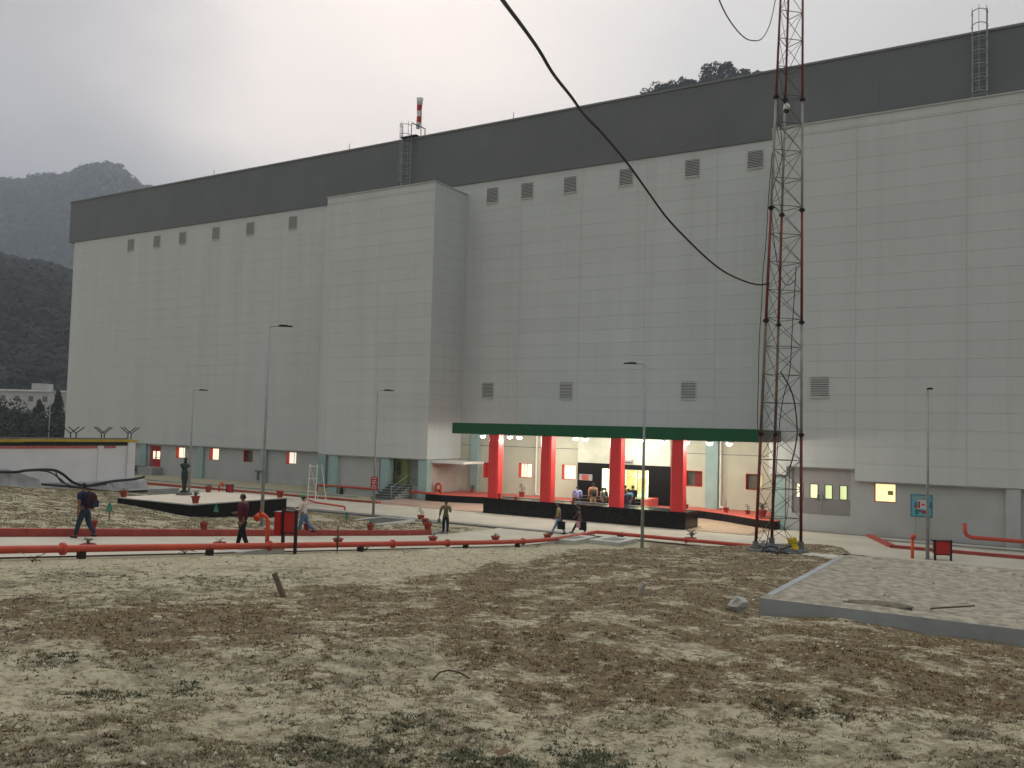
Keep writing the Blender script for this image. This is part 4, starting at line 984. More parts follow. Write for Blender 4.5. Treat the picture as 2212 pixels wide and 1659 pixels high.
# ------------------------------------------------------------------ potted plants
def pot_mesh(r0, r1, h):
    return MB().lathe([(r0, 0), (r1*.93, h*.82), (r1*1.08, h*.83), (r1*1.1, h), (r1*.95, h), (r1*.9, h*.86), (.001, h*.85)], 16, cap=False)
POT = pot_mesh(.105, .155, .27).mesh('pot', terra_m, True); BOWL = pot_mesh(.14, .205, .17).mesh('bowl', terra_m, True)
soilp_m = mat('pot_soil', (.07, .05, .035), None, 9, .95)
def leaves(n, spread, up, lw, ll, seed, m):
    r_ = random.Random(seed); mb = MB(); st = MB()
    for i in range(n):
        a = r_.uniform(0, 6.28); b = r_.uniform(.2, 1)*spread; z = r_.uniform(.35, 1)*up
        p = Vector((math.cos(a)*b*.4, math.sin(a)*b*.4, z)); d = Vector((math.cos(a), math.sin(a), r_.uniform(-.3, .9))).normalized(); s_ = d.cross(Vector((0, 0, 1))).normalized()*lw*r_.uniform(.6, 1)
        L_ = ll*r_.uniform(.6, 1.1); k = len(mb.v); dn = Vector((0, 0, -L_*.25))
        mb.v += [tuple(p), tuple(p+d*L_*.5+s_+dn*.1), tuple(p+d*L_+dn), tuple(p+d*L_*.5-s_+dn*.1)]; mb.f.append((k, k+1, k+2, k+3))
        st.tube([(0, 0, 0), tuple(p*.5+Vector((0, 0, .02))), tuple(p)], .006, 3)
    return mb.mesh('foliage', m), st.mesh('stem', stem_m)
PLK = {'dry': leaves(14, .22, .16, .018, .14, 1, leafdry_m), 'bush': leaves(26, .2, .20, .03, .13, 2, leafgreen_m), 'palm': leaves(12, .15, .42, .05, .22, 3, leafdark_m),
       'tall': leaves(9, .12, .52, .02, .09, 4, leafdark_m), 'spiky': leaves(9, .3, .12, .025, .26, 5, leafdry_m), 'big': leaves(34, .32, .30, .035, .15, 6, leafdark_m)}
def plant(x, y, kind, lab, bowl=False, sc=1.0, on=None, P=None, grp='potted plants', pscale=1.0):
    p = P if P is not None else (on if on is not None else ong(x, y))
    t_ = thing('potted_plant', lab, 'potted plant', p, random.uniform(0, 6)); t_.scale = (sc,)*3
    t_['group'] = grp
    inst('bowl' if bowl else 'pot', BOWL if bowl else POT, t_)
    if kind:
        f_, s_ = PLK[kind]; z = .14 if bowl else .22
        inst('foliage', f_, t_, (0, 0, z), scale=(pscale,)*3); inst('stem', s_, t_, (0, 0, z), scale=(pscale,)*3)
    return t_
k1 = lambda x, y: ong(x, y)
def onkerb(x, y): p = onX(x, y, -26.98); p[2] = float(rs(p[1]))+.25; return p
def onroad(x, y):
    t = 12.0
    while t < 70:
        p = EYE+ray(x, y+3)*t
        if p[2] < float(rs(p[1]))+.012: break
        t += .05
    p[0] = min(p[0], -21.45); p[2] = float(rs(p[1]))+.012; return p
plant(199, 1149, None, 'large tapered terracotta pot on the kerb behind the man with a backpack', P=onkerb(199, 1146), sc=1.0)
plant(189.6, 1184, 'bush', 'wide terracotta bowl of green leaves by the pipe below the backpack man', True, .95, P=onroad(189.6, 1185))
plant(440, 1144, 'dry', 'terracotta pot with bare twigs on the kerb left of the maroon shirted man', P=onkerb(440, 1144), sc=.95)
plant(474, 1178, 'dry', 'terracotta bowl with dry pale stems on the road left of the maroon shirted man', True, .92, P=onroad(474, 1179))
def onplinth(x, y): p = onZ(x, y, PZ+.002); return np.array([min(max(p[0], px0+.2), px1-.18), min(max(p[1], py0+.18), py1-.2), PZ+.002])
plant(422, 1088, 'big', 'bushy terracotta pot on the near corner of the plinth', P=onplinth(422, 1087), sc=1.25, pscale=.8)
plant(261, 1073, 'dry', 'faded terracotta pot on the left corner of the plinth', P=onplinth(261, 1073), sc=1.2)
plant(449, 1062, 'dry', 'terracotta pot on the back corner of the plinth', P=onplinth(449, 1063), sc=1.2)
plant(611, 1074, None, 'plain terracotta pot on the right corner of the plinth', P=onplinth(611, 1074), sc=1.25)
plant(663, 1144, None, 'terracotta pot on the kerb behind the legs of the helmeted man', P=onkerb(663, 1145))
plant(800, 1145, 'bush', 'terracotta pot with a small dark shrub on the kerb before the pit cover', P=onkerb(800, 1145), sc=1.1, pscale=.7)
plant(730, 1169, 'dry', 'terracotta bowl with sparse stems on the road right of the helmeted man', True, 1.0, P=onroad(730, 1170))
plant(935, 1163, 'dry', 'terracotta bowl on the road just before the end of the red kerb', True, 1.05, P=onroad(935, 1165))
plant(926, 1144, 'dry', 'terracotta pot nearest the red kerb end, first of three on the garden corner', P=onkerb(924, 1146), sc=1.35)
plant(918, 1133, None, 'terracotta pot in the middle of the three on the garden corner', sc=1.3)
plant(909, 1126, 'palm', 'terracotta pot with a dark broad leaved plant, last of three on the garden corner', sc=1.35, pscale=.8)
plant(1070, 1161, 'dry', 'terracotta bowl by the pipe right of the man in green', True, 1.1, P=onroad(1070, 1163))
plant(1183, 1157, 'dry', 'terracotta bowl by the pipe beside the yellow shirted man', True, 1.1, P=onroad(1183, 1159))
plant(1340, 1162, 'dry', 'terracotta bowl on the road before the third red column', True, 1.1, P=np.array([*onZ(1340, 1162, 0)[:2], .0]))
plant(1494, 1172, 'big', 'terracotta bowl with a leafy branching plant right of the lamp post', True, 1.2, P=np.array([*onZ(1494, 1170, 0)[:2], .0]), pscale=1.2)
fl = .546
for x, y, kd, lab, sc, Yp in ((1482, 1093, 'tall', 'small pot with a tall thin plant below the dark red window', 1.1, 57.6), (1568, 1098, 'tall', 'small pot with one leaning leaf beside the right downpipe', 1.2, 57), (1615, 1102, 'palm', 'small pot with a tufted plant on the right platform', 1.0, 56.6), (1647, 1109, 'big', 'large round pot with drooping plant at the right end of the platform', 1.7, 55.4),
                     (1020.5, 1060, 'big', 'small round topped shrub in a pot by the left teal pilaster', 1.1, 58.2), (948, 1061, None, 'tiny pot beside the swan neck pipe', .9, 56.2), (1127, 1070, 'palm', 'wide pot with fleshy leaves between the first two columns', 1.5, 57.2)):
    p = onY(x, y, Yp); p[2] = fl; plant(x, y, kd, lab, sc=sc, P=p)
for x, y, kd, lab, sc in ((1076.7, 1076, 'tall', 'slim pot with an upright plant on the granite wall right of the first column', 1.2), (1113.8, 1080, None, 'tiny brown pot on the back edge of the granite wall', .75), (1237, 1089, 'tall', 'tiny pot with a bent stem on the granite wall left of the blue shirted man', .8)):
    p = onZ(x, y, 1.004); p[1] = min(p[1], 51.55); plant(x, y, kd, lab, sc=sc, P=p)

# ------------------------------------------------------------------ pit covers and slabs
def slab_poly(px, h, label, m, name='manhole_slab', inner=None, cat='manhole'):
    P_ = [ong(x, y) for x, y in px]; z = max(p[2] for p in P_)-.04; c = sum(P_)/4
    t_ = thing(name, label, cat, (c[0], c[1], z)); q = [(p[0]-c[0], p[1]-c[1]) for p in P_]
    MB().prism(q, -.35, h).build('slab', m, t_)
    if inner: MB().prism([(x*.5, y*.5) for x, y in q], h+.002, h+.012).build('gravel_patch', inner, t_)
    return t_
grv = mat('dark_gravel', (.14, .13, .12), (.34, .33, .31), 22, .95, .8, 40, lo=.4, hi=.6)
def flatslab(cx, cy, sx, sy, rz, label, h=.14, inner=grv):
    p = ong(cx, cy); t_ = thing('manhole_slab', label, 'manhole', (p[0], p[1], p[2]), rz)
    MB().box(-sx/2, -sy/2, -.5, sx/2, sy/2, h).build('slab', conc_m if inner is None else mat('pale_slab', (.50, .50, .46), (.40, .40, .365), 1.5, .9, .2), t_)
    if inner: MB().prism([(-sx*.28, -sy*.2), (sx*.1, -sy*.28), (sx*.3, -sy*.1), (sx*.25, sy*.25), (-sx*.15, sy*.28)], h+.002, h+.02).build('gravel_patch', inner, t_)
    return t_
flatslab(537, 1190, 1.35, 1.75, 0, 'pale square concrete slab with gravel in the middle beside the red fire main', .10)
flatslab(1235, 1170, 1.6, 2.4, 0, 'grey concrete drain chamber slab left of another at the mound top', .22)
flatslab(1325, 1173, 1.7, 2.2, 0, 'grey concrete drain chamber slab nearer the lamp post at the mound top', .20)
pc = thing('pit_frame', 'white edged diamond pit frame with a dark green cover in the garden', 'pit', ong(812, 1127), 0)
MB().box(-1.1, -1.9, -.1, 1.1, 1.9, .03).build('pit_cover', mat('pit_green', (.07, .085, .06), None, 4, .6), pc)
for a in ((-1.2, -2, -1.1, 2), (1.1, -2, 1.2, 2), (-1.1, -2, 1.1, -1.9), (-1.1, 1.9, 1.1, 2)): MB().box(a[0], a[1], -.1, a[2], a[3], .07).build('frame_bar', whitep_m, pc)

# big concrete slab at right
SZ = 5.6-2.3
bs = thing('concrete_slab', 'large dusty grey concrete slab with raised edge at lower right', 'slab', (-3.6, 12.85, 0))
segs = 14; mb = MB()
sx_ = np.linspace(0, 22, 45); sy_ = np.linspace(0, 5.95, 22)
SXX, SYY = np.meshgrid(sx_, sy_); edge = np.minimum(np.minimum(SXX, SYY), 5.95-SYY)
SZZ = SZ-.05+.055*(edge < .32)+ (fbm(SXX*2, SYY*2, 77)-.5)*.05*(edge > .25)
SZZ = np.where(edge < .01, SZ-.02, SZZ)
ii = np.arange(SXX.size).reshape(SXX.shape); ff = np.stack([ii[:-1, :-1], ii[:-1, 1:], ii[1:, 1:], ii[1:, :-1]], -1).reshape(-1, 4)
dust = bpy.data.objects.new('dusty_top', mesh_np('dusty_top', np.stack([SXX, SYY, SZZ], -1).reshape(-1, 3), ff, mat('slab_dust', (.36, .33, .26), (.20, .183, .145), 6.5, .95, .9, 22, lo=.36, hi=.62, detail=12), 4, True)); COL.objects.link(dust); dust.parent = bs
MB().box(0, -.012, -.7+SZ, 22, .10, SZ-.02).box(-.012, .0, -.7+SZ, .10, 5.95, SZ-.02).box(0, 5.85, -.7+SZ, 22, 5.962, SZ-.02).build('slab_edge', mat('slab_edge_concrete', (.34, .36, .36), (.25, .265, .265), 1.6, .9, .35, 14, lo=.3, hi=.7), bs)
def blob(mb, c, r, seed, sq=(1, 1, .8), nu=9, nv=6):
    r_ = random.Random(seed); a = len(mb.v); mb.ell((0, 0, 0), r*sq[0], r*sq[1], r*sq[2], nu, nv); cache_ = {}
    for i in range(a, len(mb.v)):
        v = Vector(mb.v[i]); k = tuple(round(q, 3) for q in v); f = cache_.setdefault(k, r_.uniform(.75, 1.15)); mb.v[i] = tuple(v*f+Vector(c))
    return mb
mb = blob(MB(), (1.5, .65, SZ-.045), .30, 5, (1.5, .6, .2), 16, 8); mb.build('soil_heap', mat('heap_soil', (.19, .165, .12), (.12, .105, .08), 9, .95, .6, 30), bs, True)
# rock, stake, stump, stick
p = ong(1593, 1322); t_ = blob(MB(), (0, 0, .09), .15, 11, (1, .9, .85)).build('rock', rock_m, None); t_.location = tuple(p); tag(t_, 'grey angular rock lying left of the concrete slab corner', 'rock')
p = ong(612, 1289); t_ = MB().prism([(-.035, -.015), (.035, -.015), (.042, .015), (-.035, .018)], -.1, .36).xf(Matrix.Rotation(R(-24), 4, 'Y')).build('wooden_stake', wood_m, None); t_.location = tuple(p); t_.rotation_euler = (0, 0, YAW); tag(t_, 'weathered wooden stake leaning left out of the dry ground', 'stake')
p = ong(1380, 1284); t_ = MB().tube([(0, 0, -.1), (.03, 0, .08), (.09, 0, .19)], [.05, .045, .035], 6).build('broken_stump', mat('pale_stump_wood', (.42, .40, .36), None, 9, .9), None); t_.location = tuple(p); tag(t_, 'short pale broken stump sticking out of brown grass', 'stump')
p0 = ong(930, 1470); pm = ong(970, 1461); p1_ = ong(1015, 1466)
t_ = MB().tube([p0+[0, 0, -.01], (p0+pm)/2+[0, 0, .05], pm+[0, 0, .05], (pm+p1_)/2+[0, 0, .04], p1_+[0, 0, .0]], .008, 5).build('fallen_twig', stem_m, None); tag(t_, 'thin curved dark twig lying on the foreground grass', 'twig')
t_ = MB().tube([(0, 0, .01), (.7, -.12, .03)], .012, 5).build('stick_on_slab', stem_m, None); q = onZ(2010, 1316, SZ); t_.location = (q[0], q[1], SZ+.0); t_.rotation_euler = (0, 0, R(55)); tag(t_, 'thin dark stick lying on the dusty concrete slab', 'stick')
p = ong(1062, 1640); t_ = MB().quad((-.06, 0, 0), (0, -.02, .03), (.05, 0, .07), (.0, .025, .04)).quad((-.02, .05, .0), (.04, .02, .0), (.10, .06, .03), (.03, .09, .03)).build('dead_leaf', mat('dead_leaf_brown', (.17, .10, .055), None, 9, .8), None); t_.location = tuple(p+[0, 0, .02]); tag(t_, 'curled brown dead leaf at the bottom edge of the ground', 'leaf')
p = ong(1866, 1600); t_ = MB().quad((-.06, 0, 0), (0, -.03, .02), (.07, 0, .03), (.0, .035, .02)).build('dead_leaf', MATS['dead_leaf_brown'], None); t_.location = tuple(p+[0, 0, .015]); tag(t_, 'tan dead leaf lying flat at lower right', 'leaf')

# ------------------------------------------------------------------ poster board
pa = onY(1967, 1067, 53.6); pb = onY(2014.6, 1119, 53.6)
pt = thing('poster_board', 'blue safety poster board with coloured pictures before the right wall', 'sign', ((pa[0]+pb[0])/2, 53.6, 0))
w2 = (pb[0]-pa[0])/2; za, zb_ = pa[2], pb[2]; hh = za-zb_
MB().tube([(-w2*.6, .06, 0), (-w2*.6, .06, za+.2)], .03, 6).tube([(w2*.75, .06, 0), (w2*.75, .06, za)], .03, 6).build('post', galv_m, pt)
MB().box(-w2, -.02, zb_, w2, .02, za).build('border', teald_m, pt)
MB().box(-w2+.06, -.032, zb_+.06, w2-.06, -.022, za-.06).build('poster_sheet', poster_m, pt)
MB().box(-w2*.35, -.038, zb_+hh*.36, w2*.55, -.034, za-hh*.24).build('picture_field', posterw_m, pt)
for x0, x1, z0, z1, m in ((-.7, -.35, .42, .5, hred_m), (-.30, -.12, .40, .70, hred_m), (-.62, -.40, .50, .64, teald_m), (.62, .9, .42, .68, teald_m), (-.55, -.3, .12, .34, signgreen_m), (-.25, .0, .22, .34, mat('poster_purple', (.2, .06, .25), None, 3, .5)), (.05, .5, .18, .30, hred_m), (.0, .3, .52, .60, pillar_m), (-.45, -.35, .2, .4, yellow_m)):
    MB().box(x0*w2, -.046, zb_+z0*hh, x1*w2, -.040, zb_+z1*hh).build('picture', m, pt)
for r_ in range(2):
    for k in range(7): MB().box(-w2*.75+k*w2*.21, -.040, za-.17-.12*r_, -w2*.75+k*w2*.21+w2*.14, -.034, za-.12-.12*r_).build('lettering', yellow_m, pt)

# ------------------------------------------------------------------ white access ladder
la = ong(677, 1089); lab_ = thing('access_ladder', 'tall white steel trestle ladder standing on the road behind the helmeted man', 'ladder', (la[0]-.45, la[1]+.3, 0), 0)
lh = ztop(678, 1004, la)
for x, y in ((-.42, 0), (.42, -.12)): MB().tube([(x, y, 0), (x+.02, y+.1, lh)], .03, 6).build('rail', whitep_m, lab_)
MB().tube([(.55, .9, 0), (.62, .2, lh)], .025, 6).tube([(-.30, 1.0, .0), (-.4, .1, lh)], .02, 6).build('rear_leg', whitep_m, lab_)
for z in (lh-.12, lh-1.0, lh-1.9, .25): MB().tube([(-.42, 0, z), (.42, -.1, z)], .025, 6).build('rung', whitep_m, lab_)

# ------------------------------------------------------------------ lattice mast
fl_ = onT(1632, 1190, 27); fr_ = onT(1730, 1190, 27.2); bk_ = onT(1667, 1176, 28.1)
tl_ = onT(1686, 0, 27.1); tr_ = onT(1734, 0, 27.25); tb_ = onT(1703, 0, 27.75)
legs = [(fl_, tl_), (fr_, tr_), (bk_, tb_)]
mast = thing('lattice_mast', 'tall three legged lattice mast painted red and grey in bands', 'mast', (float(bk_[0]), float(bk_[1]), 0)); MO = Vector((-bk_[0], -bk_[1], 0))
zb0 = 2.08
flz = [zb0]+[onT(1632, y, 27)[2] for y in (937, 692, 447, 206, -37, -280)]
def legp(i, z): a, b = legs[i]; t = (z-a[2])/(b[2]-a[2]); return a+(b-a)*t
def mp_(mb, name, m, smooth=False, par=None): o = mb.build(name, m, par or mast, smooth); o.location = MO; return o
mcol = [mred_m, mrust_m, mat('mast_bright_red', (.21, .035, .026), (.15, .028, .022), 5, .6), mwhite_m, mat('mast_dark_red', (.20, .045, .04), (.14, .035, .03), 5, .6), mat('mast_dark_red2', (.20, .045, .04), (.14, .035, .03), 5, .6)]
for s_ in range(6):
    z0, z1 = flz[s_], flz[s_+1]
    for i in range(3):
        mp_(MB().tube([legp(i, z0), legp(i, z1)], [.048-.003*s_, .045-.003*s_], 8), 'leg', (mwhite_m if (s_ == 1 and i == 1) else mcol[s_]), True)
        mp_(MB().tube([legp(i, z1-.05), legp(i, z1+.05)], .078-.004*s_, 10).tube([legp(i, z1-.012), legp(i, z1+.012)], .10, 10), 'flange', darkbrown_m)
    nb_ = 4
    for b_ in range(nb_):
        za = z0+(z1-z0)*(b_+.12)/nb_; zc = z0+(z1-z0)*(b_+1.12)/nb_
        for i, j in ((0, 1), (1, 2), (2, 0)):
            mp_(MB().tube([legp(i, za), legp(j, za)], .012, 4), 'horizontal_bar', mbar_m)
            mp_(MB().tube([legp(i, za), legp(j, zc)], .009, 4), 'diagonal_bar', mbar_m)
            if (i+b_) % 3 != 1: mp_(MB().tube([legp(j, za), legp(i, zc)], .009, 4), 'diagonal_bar', mbar_m)
for i in range(3): b_ = legp(i, zb0); mp_(MB().box(b_[0]-.2, b_[1]-.2, zb0-.5, b_[0]+.2, b_[1]+.2, zb0+.06).tube([(b_[0], b_[1], zb0+.06), (b_[0], b_[1], zb0+.3)], .09, 8), 'footing', concd_m)
# dome camera on the mast
cz = onT(1699, 232, 27.4)
dc = thing('dome_camera', 'white dome security camera hanging from a bracket on the mast', 'camera', cz)
MB().tube([(-.05, 0, .42), (-.05, 0, .12)], .035, 6).box(-.14, -.05, .22, .05, .05, .27).build('bracket', darkbrown_m, dc)
MB().lathe([(.04, .12), (.09, .08), (.11, -.02), (.10, -.08)], 14).build('housing', whitep_m, dc, True)
MB().ell((0, 0, -.08), .085, .085, .11).build('dome', dark_m, dc, True)
# tarp heap, cables and yellow bag at the mast foot
mc = (legp(0, zb0)+legp(1, zb0)+legp(2, zb0))/3
mb = MB()
for k in range(9): blob(mb, (random.uniform(-.75, .75), random.uniform(-.5, .45), .02), random.uniform(.18, .38), 40+k, (1.3, 1, .42), 12, 8)
t_ = mb.build('tarpaulin_heap', tarp_m, None); t_.location = (mc[0], mc[1]-.25, terr(mc[0], mc[1]-.2)+.02); tag(t_, 'crumpled dark grey tarpaulin heap around the mast foot', 'tarpaulin'); t_['kind'] = 'stuff'
t_.pop('category') if False else None
yb = onT(1714, 1195, 26.6); yb[2] = terr(yb[0], yb[1])
ybt = thing('yellow_bag', 'crumpled bright yellow plastic bag tied against the right leg of the mast', 'bag', yb)
def crumple(c, rx, ry, rz, seed):
    r_ = random.Random(seed); m_ = MB().ell((0, 0, 0), rx, ry, rz, 14, 9); cc = {}
    m_.v = [tuple(Vector(v)*cc.setdefault(tuple(round(q, 3) for q in v), r_.uniform(.72, 1.2))+Vector(c)) for v in m_.v]; return m_
crumple((.05, 0, .13), .11, .12, .17, 4).build('bag_body', bag_m, ybt)
crumple((-.04, .02, .38), .16, .10, .11, 8).build('bag_top', bag_m, ybt)
crumple((.01, .0, .26), .08, .08, .10, 9).build('bag_neck', bag_m, ybt)
mb = blob(MB(), (0, 0, 0), .55, 21, (1.1, .8, .14), 18, 8); t_ = mb.build('spilled_sand', mat('pale_sand', (.56, .54, .46), (.48, .45, .37), 6, .95, .5), None); t_.location = tuple(ong(1775, 1203)); tag(t_, 'small pale patch of spilled sand right of the mast', 'sand'); t_['kind'] = 'stuff'
def rope(pts, r, lab): return cab(pts, r, lab, n=5)
rope([onT(1085-14, -25, 9), onT(1085, 0, 9.6), onT(1130, 60, 11), onT(1165, 110, 12), onT(1195, 160, 12.9), onT(1232, 207, 14), onT(1262, 248, 15.2), onT(1300, 287, 16.2), onT(1345, 340, 17.6), onT(1362, 362, 18.2), onT(1400, 415, 19.6), onT(1440, 470, 21), onT(1490, 523, 22.4), onT(1535, 565, 23.8), onT(1570, 590, 24.8), onT(1610, 608, 26), onT(1640, 615, 26.9), onT(1662, 612, 27)], .026, 'long black cable sagging from the top edge down to the mast')
rope([onT(1545, -25, 16), onT(1560, 15, 17), onT(1580, 50, 18.5), onT(1603, 77, 20), onT(1622, 87, 21.5), onT(1645, 84, 23), onT(1662, 55, 25), onT(1672, 15, 26.5), onT(1680, -30, 27)], .014, 'thin black cable looping up in the sky to the mast top')
rope([onT(1668, 330, 27), onT(1660, 430, 26.95), onT(1655, 520, 26.95), onT(1648, 590, 26.95), onT(1645, 660, 26.95), onT(1640, 740, 26.95), onT(1638, 830, 26.95), onT(1636, 910, 26.95), onT(1640, 940, 27)], .012, 'thin black cable hanging down the left leg of the mast')
rope([onT(1675, 206, 27.3), onT(1690, 330, 27.4), onT(1668, 420, 27.3), onT(1672, 520, 27.3), onT(1684, 590, 27.5), onT(1700, 616, 27.5), onT(1720, 604, 27.4)], .012, 'black cable looping between the upper mast legs')
rope([onT(1720, 575, 27.4), onT(1712, 700, 27.3), onT(1706, 800, 27.3), onT(1690, 870, 27.3), onT(1680, 960, 27.3), onT(1672, 1080, 27.3), onT(1655, 1180, 27.2)], .014, 'black cable trailing down inside the lower half of the mast')
rope([onT(1686, 803, 27.2), onT(1705, 835, 27.1), onT(1716, 870, 27.1), onT(1722, 930, 27.1), onT(1716, 975, 27.1), onT(1706, 1010, 27.1)], .022, 'short thick black cable curving inside the mast above eye level')
rope([onT(1706, 1010, 27.2), onT(1702, 1100, 27.2), onT(1694, 1140, 27.2), onT(1706, 1172, 27.1)], .009, 'thin grey wire dangling near the foot of the mast')
rope([onT(1648, 1185, 26.9), onT(1665, 1180, 26.7), onT(1690, 1186, 26.6), onT(1704, 1180, 26.7), onT(1725, 1182, 26.8)], .02, 'loose black cable loop on the heap at the mast foot')

# ------------------------------------------------------------------ wind sock
wp = onY(909, 300, Y0+.4); wtop = onY(905, 213, Y0+.4)
ws = thing('wind_sock', 'red and white striped wind sock hanging limp on its pole on the roof', 'wind sock', (wp[0], Y0+.4, ZROOF+.14))
zt_ = wtop[2]-ZROOF-.14
MB().tube([(0, 0, 0), (-.05, 0, zt_-.1)], .035, 6).build('pole', steel_m, ws)
MB().tube([(-.28+.24*math.cos(a)*1.0, .24*math.sin(a), zt_-.12) for a in np.linspace(0, 6.28, 13)], .02, 4).build('ring', galv_m, ws)
zz_ = [zt_-.0, zt_-.62, zt_-1.12, zt_-1.62, zt_-2.1, zt_-2.62]; rr = [.30, .24, .21, .20, .19, .17]; xo = [-.22, -.24, -.27, -.26, -.30, -.36]
for k in range(5):
    MB().tube([(xo[k], 0, zz_[k]), ((xo[k]+xo[k+1])/2, 0, (zz_[k]+zz_[k+1])/2), (xo[k+1], 0, zz_[k+1])], [rr[k], (rr[k]+rr[k+1])/2*.96, rr[k+1]], 12, cap=(k == 0)).build('sock_stripe', redframe_m if k % 2 else whitep_m, ws, True)


# ------------------------------------------------------------------ people
SKINM = mat('skin', (.20, .105, .065), (.17, .09, .055), 9, .6)
HAIRM = mat('hair', (.012, .010, .009), None, 20, .6)
def cloth(name, c, c2=None, **k): return mat('cloth_'+name, c, c2, 14, .9, .15, 30, **k)
def person(label, loc, face, h=1.7, shirt=None, trousers=None, shoes=None, swing=(0, 0), knee=(0, 0), arms=((0, .08, .1), (0, .08, .1)), lean=0.0, head=(0, 0), sleeve='long', cap=None, hair=HAIRM, group=None, seated=False, build_=1.0, stripes=None, extra=None):
    """local frame: +X is forward, +Y is the person's left; angles in radians, positive swings forward"""
    t_ = thing('person', label, 'person', loc, face, group)
    k = h*1.03/1.75; build_ = build_*1.12
    hipz = .90; L1, L2 = .43, .42
    if seated: hipz = .30
    def leg(s, a, kb):
        hip = Vector((0, .095*s, hipz)); kn = hip+Vector((math.sin(a)*L1, .01*s, -math.cos(a)*L1)); b = a-kb; an = kn+Vector((math.sin(b)*L2, 0, -math.cos(b)*L2))
        return hip, kn, an
    l1 = leg(1, swing[0], knee[0]); l2 = leg(-1, swing[1], knee[1])
    drop = min(l1[2].z, l2[2].z)-.075
    off = Vector((0, 0, -drop))
    def Tt(v): return tuple((Vector(v)+off)*k)
    FT = 1.13; sl_, cl_ = math.sin(lean), math.cos(lean)
    def tor(u, x=0, y=0): return Vector((sl_*u+x*cl_, y, hipz+cl_*u-x*sl_))
    chest, neck = tor(.42), tor(.56)
    hx, hy = head
    hc = tor(.70)+Vector((.02+hx*.05, 0, -.02*abs(hx)))
    arm_pts = []
    for s, (a, ab, e) in zip((1, -1), arms):
        sh = tor(.50, 0, .185*s*build_)
        d1 = Vector((math.sin(a)*math.cos(ab), math.sin(ab)*s, -math.cos(a)*math.cos(ab))); el = sh+d1*.29
        a2 = a+e; d2 = Vector((math.sin(a2)*math.cos(ab*.4), math.sin(ab*.4)*s*(1 if e < 1 else -1.2), -math.cos(a2)*math.cos(ab*.4))).normalized(); wr = el+d2*.25
        arm_pts.append((sh, el, wr, d2))
    b = build_; V = []; E = []
    def add(p, r): V.append((Tt(p), r if not isinstance(r, tuple) else r)); return len(V)-1
    def sc(r): return tuple(q*k*1.04 for q in r) if isinstance(r, tuple) else r*k*1.16
    pel = add((0, 0, hipz+.02), sc((.13*b, .10*b))); wa = add(tor(.20), sc((.115*b, .085*b))); ch = add(tor(.38), sc((.145*b, .10*b))); cs = add(tor(.49), sc((.10, .08))); nk = add(neck, sc(.052)); hb_ = add(tor(.62), sc(.05))
    E += [(pel, wa), (wa, ch), (ch, cs), (cs, nk), (nk, hb_)]
    for (sh, el, wr, d2), s in zip(arm_pts, (1, -1)):
        a = add(sh, sc(.055)); b1 = add(el, sc(.040)); c = add(wr, sc(.028)); E += [(cs, a), (a, b1), (b1, c)]
    for s, (hp, kn, an) in zip((1, -1), (l1, l2)):
        a = add(hp-Vector((0, 0, .05)), sc(.082)); b1 = add(kn, sc(.055)); c = add(an, sc(.038)); d = add(an+Vector((.12, 0, -.045)), sc((.04, .03))); E += [(pel, a), (a, b1), (b1, c), (c, d)]
    ex = MB()
    # head with face
    hm = MB(); hm.ell((0, 0, 0), .088, .074, .112, 14, 10)
    hm.v = [((x*(1.0 if z > -.02 else 1.0+z*1.6) + (.006 if x > 0 else 0)), y*(1.0 if z > -.03 else 1+z*2.5), z) for x, y, z in hm.v]
    hm.prism([(.078, -.013), (.108, 0), (.078, .013)], -.028, .02)        # nose
    for s in (-1, 1): hm.ell((0, .076*s, -.005), .02, .012, .03, 6, 4); hm.ell((.074, .03*s, .016), .014, .016, .009, 6, 4)
    hm.box(.074, -.022, -.058, .088, .022, -.048)
    mt = Matrix.Translation(Tt(hc)) @ Matrix.Rotation(hy, 4, 'Z') @ Matrix.Rotation(hx, 4, 'Y') @ Matrix.Scale(k, 4)
    hm.xf(mt); a = len(ex.v); ex.v += hm.v; ex.f += [tuple(i+a for i in f) for f in hm.f]
    # hands: palm and five fingers
    for (sh, el, wr, d2), s in zip(arm_pts, (1, -1)):
        side = Vector((0, 1, 0)).cross(d2); side = side.normalized() if side.length > .1 else Vector((1, 0, 0)); lat = d2.cross(side).normalized()
        q0 = wr; pc_ = wr+d2*.045
        mbh = MB().tube([Tt(wr-d2*.01), Tt(pc_), Tt(wr+d2*.085)], [.028*k, .036*k, .034*k], 8)
        for i, ln in enumerate((.062, .074, .070, .055)):
            o_ = side*(.025-.017*i); f0 = wr+d2*.075+o_; f1 = f0+d2*ln*.55-lat*s*.012; f2 = f1+d2*ln*.35-lat*s*.028
            mbh.tube([Tt(f0), Tt(f1), Tt(f2)], [.0095*k, .009*k, .0075*k], 5)
        th0 = wr+d2*.03+side*.03; mbh.tube([Tt(th0), Tt(th0+d2*.035+side*.022), Tt(th0+d2*.062+side*.02-lat*s*.015)], [.012*k, .011*k, .009*k], 5)
        a = len(ex.v); ex.v += mbh.v; ex.f += [tuple(i+a for i in f) for f in mbh.f]
    skin('body', V, E, SKINM, t_, 1, extra=ex)
    # hair or cap
    hr = MB(); hr.ell((0, 0, 0), .097, .083, .118, 14, 10)
    keep = [i for i, f in enumerate(hr.f) if len(f) == 4 and sum(hr.v[j][2] for j in f)/4 > (-.035 if sum(hr.v[j][0] for j in f)/4 < .015 else .045)] + [i for i, f in enumerate(hr.f) if len(f) != 4 and hr.v[f[0]][2] > 0]
    if hair == 'bald': keep = [i for i in keep if -.05 < sum(hr.v[j][2] for j in hr.f[i])/len(hr.f[i]) < .055]
    hr.f = [hr.f[i] for i in keep]
    hr.xf(mt).build('hair', HAIRM, t_, True)
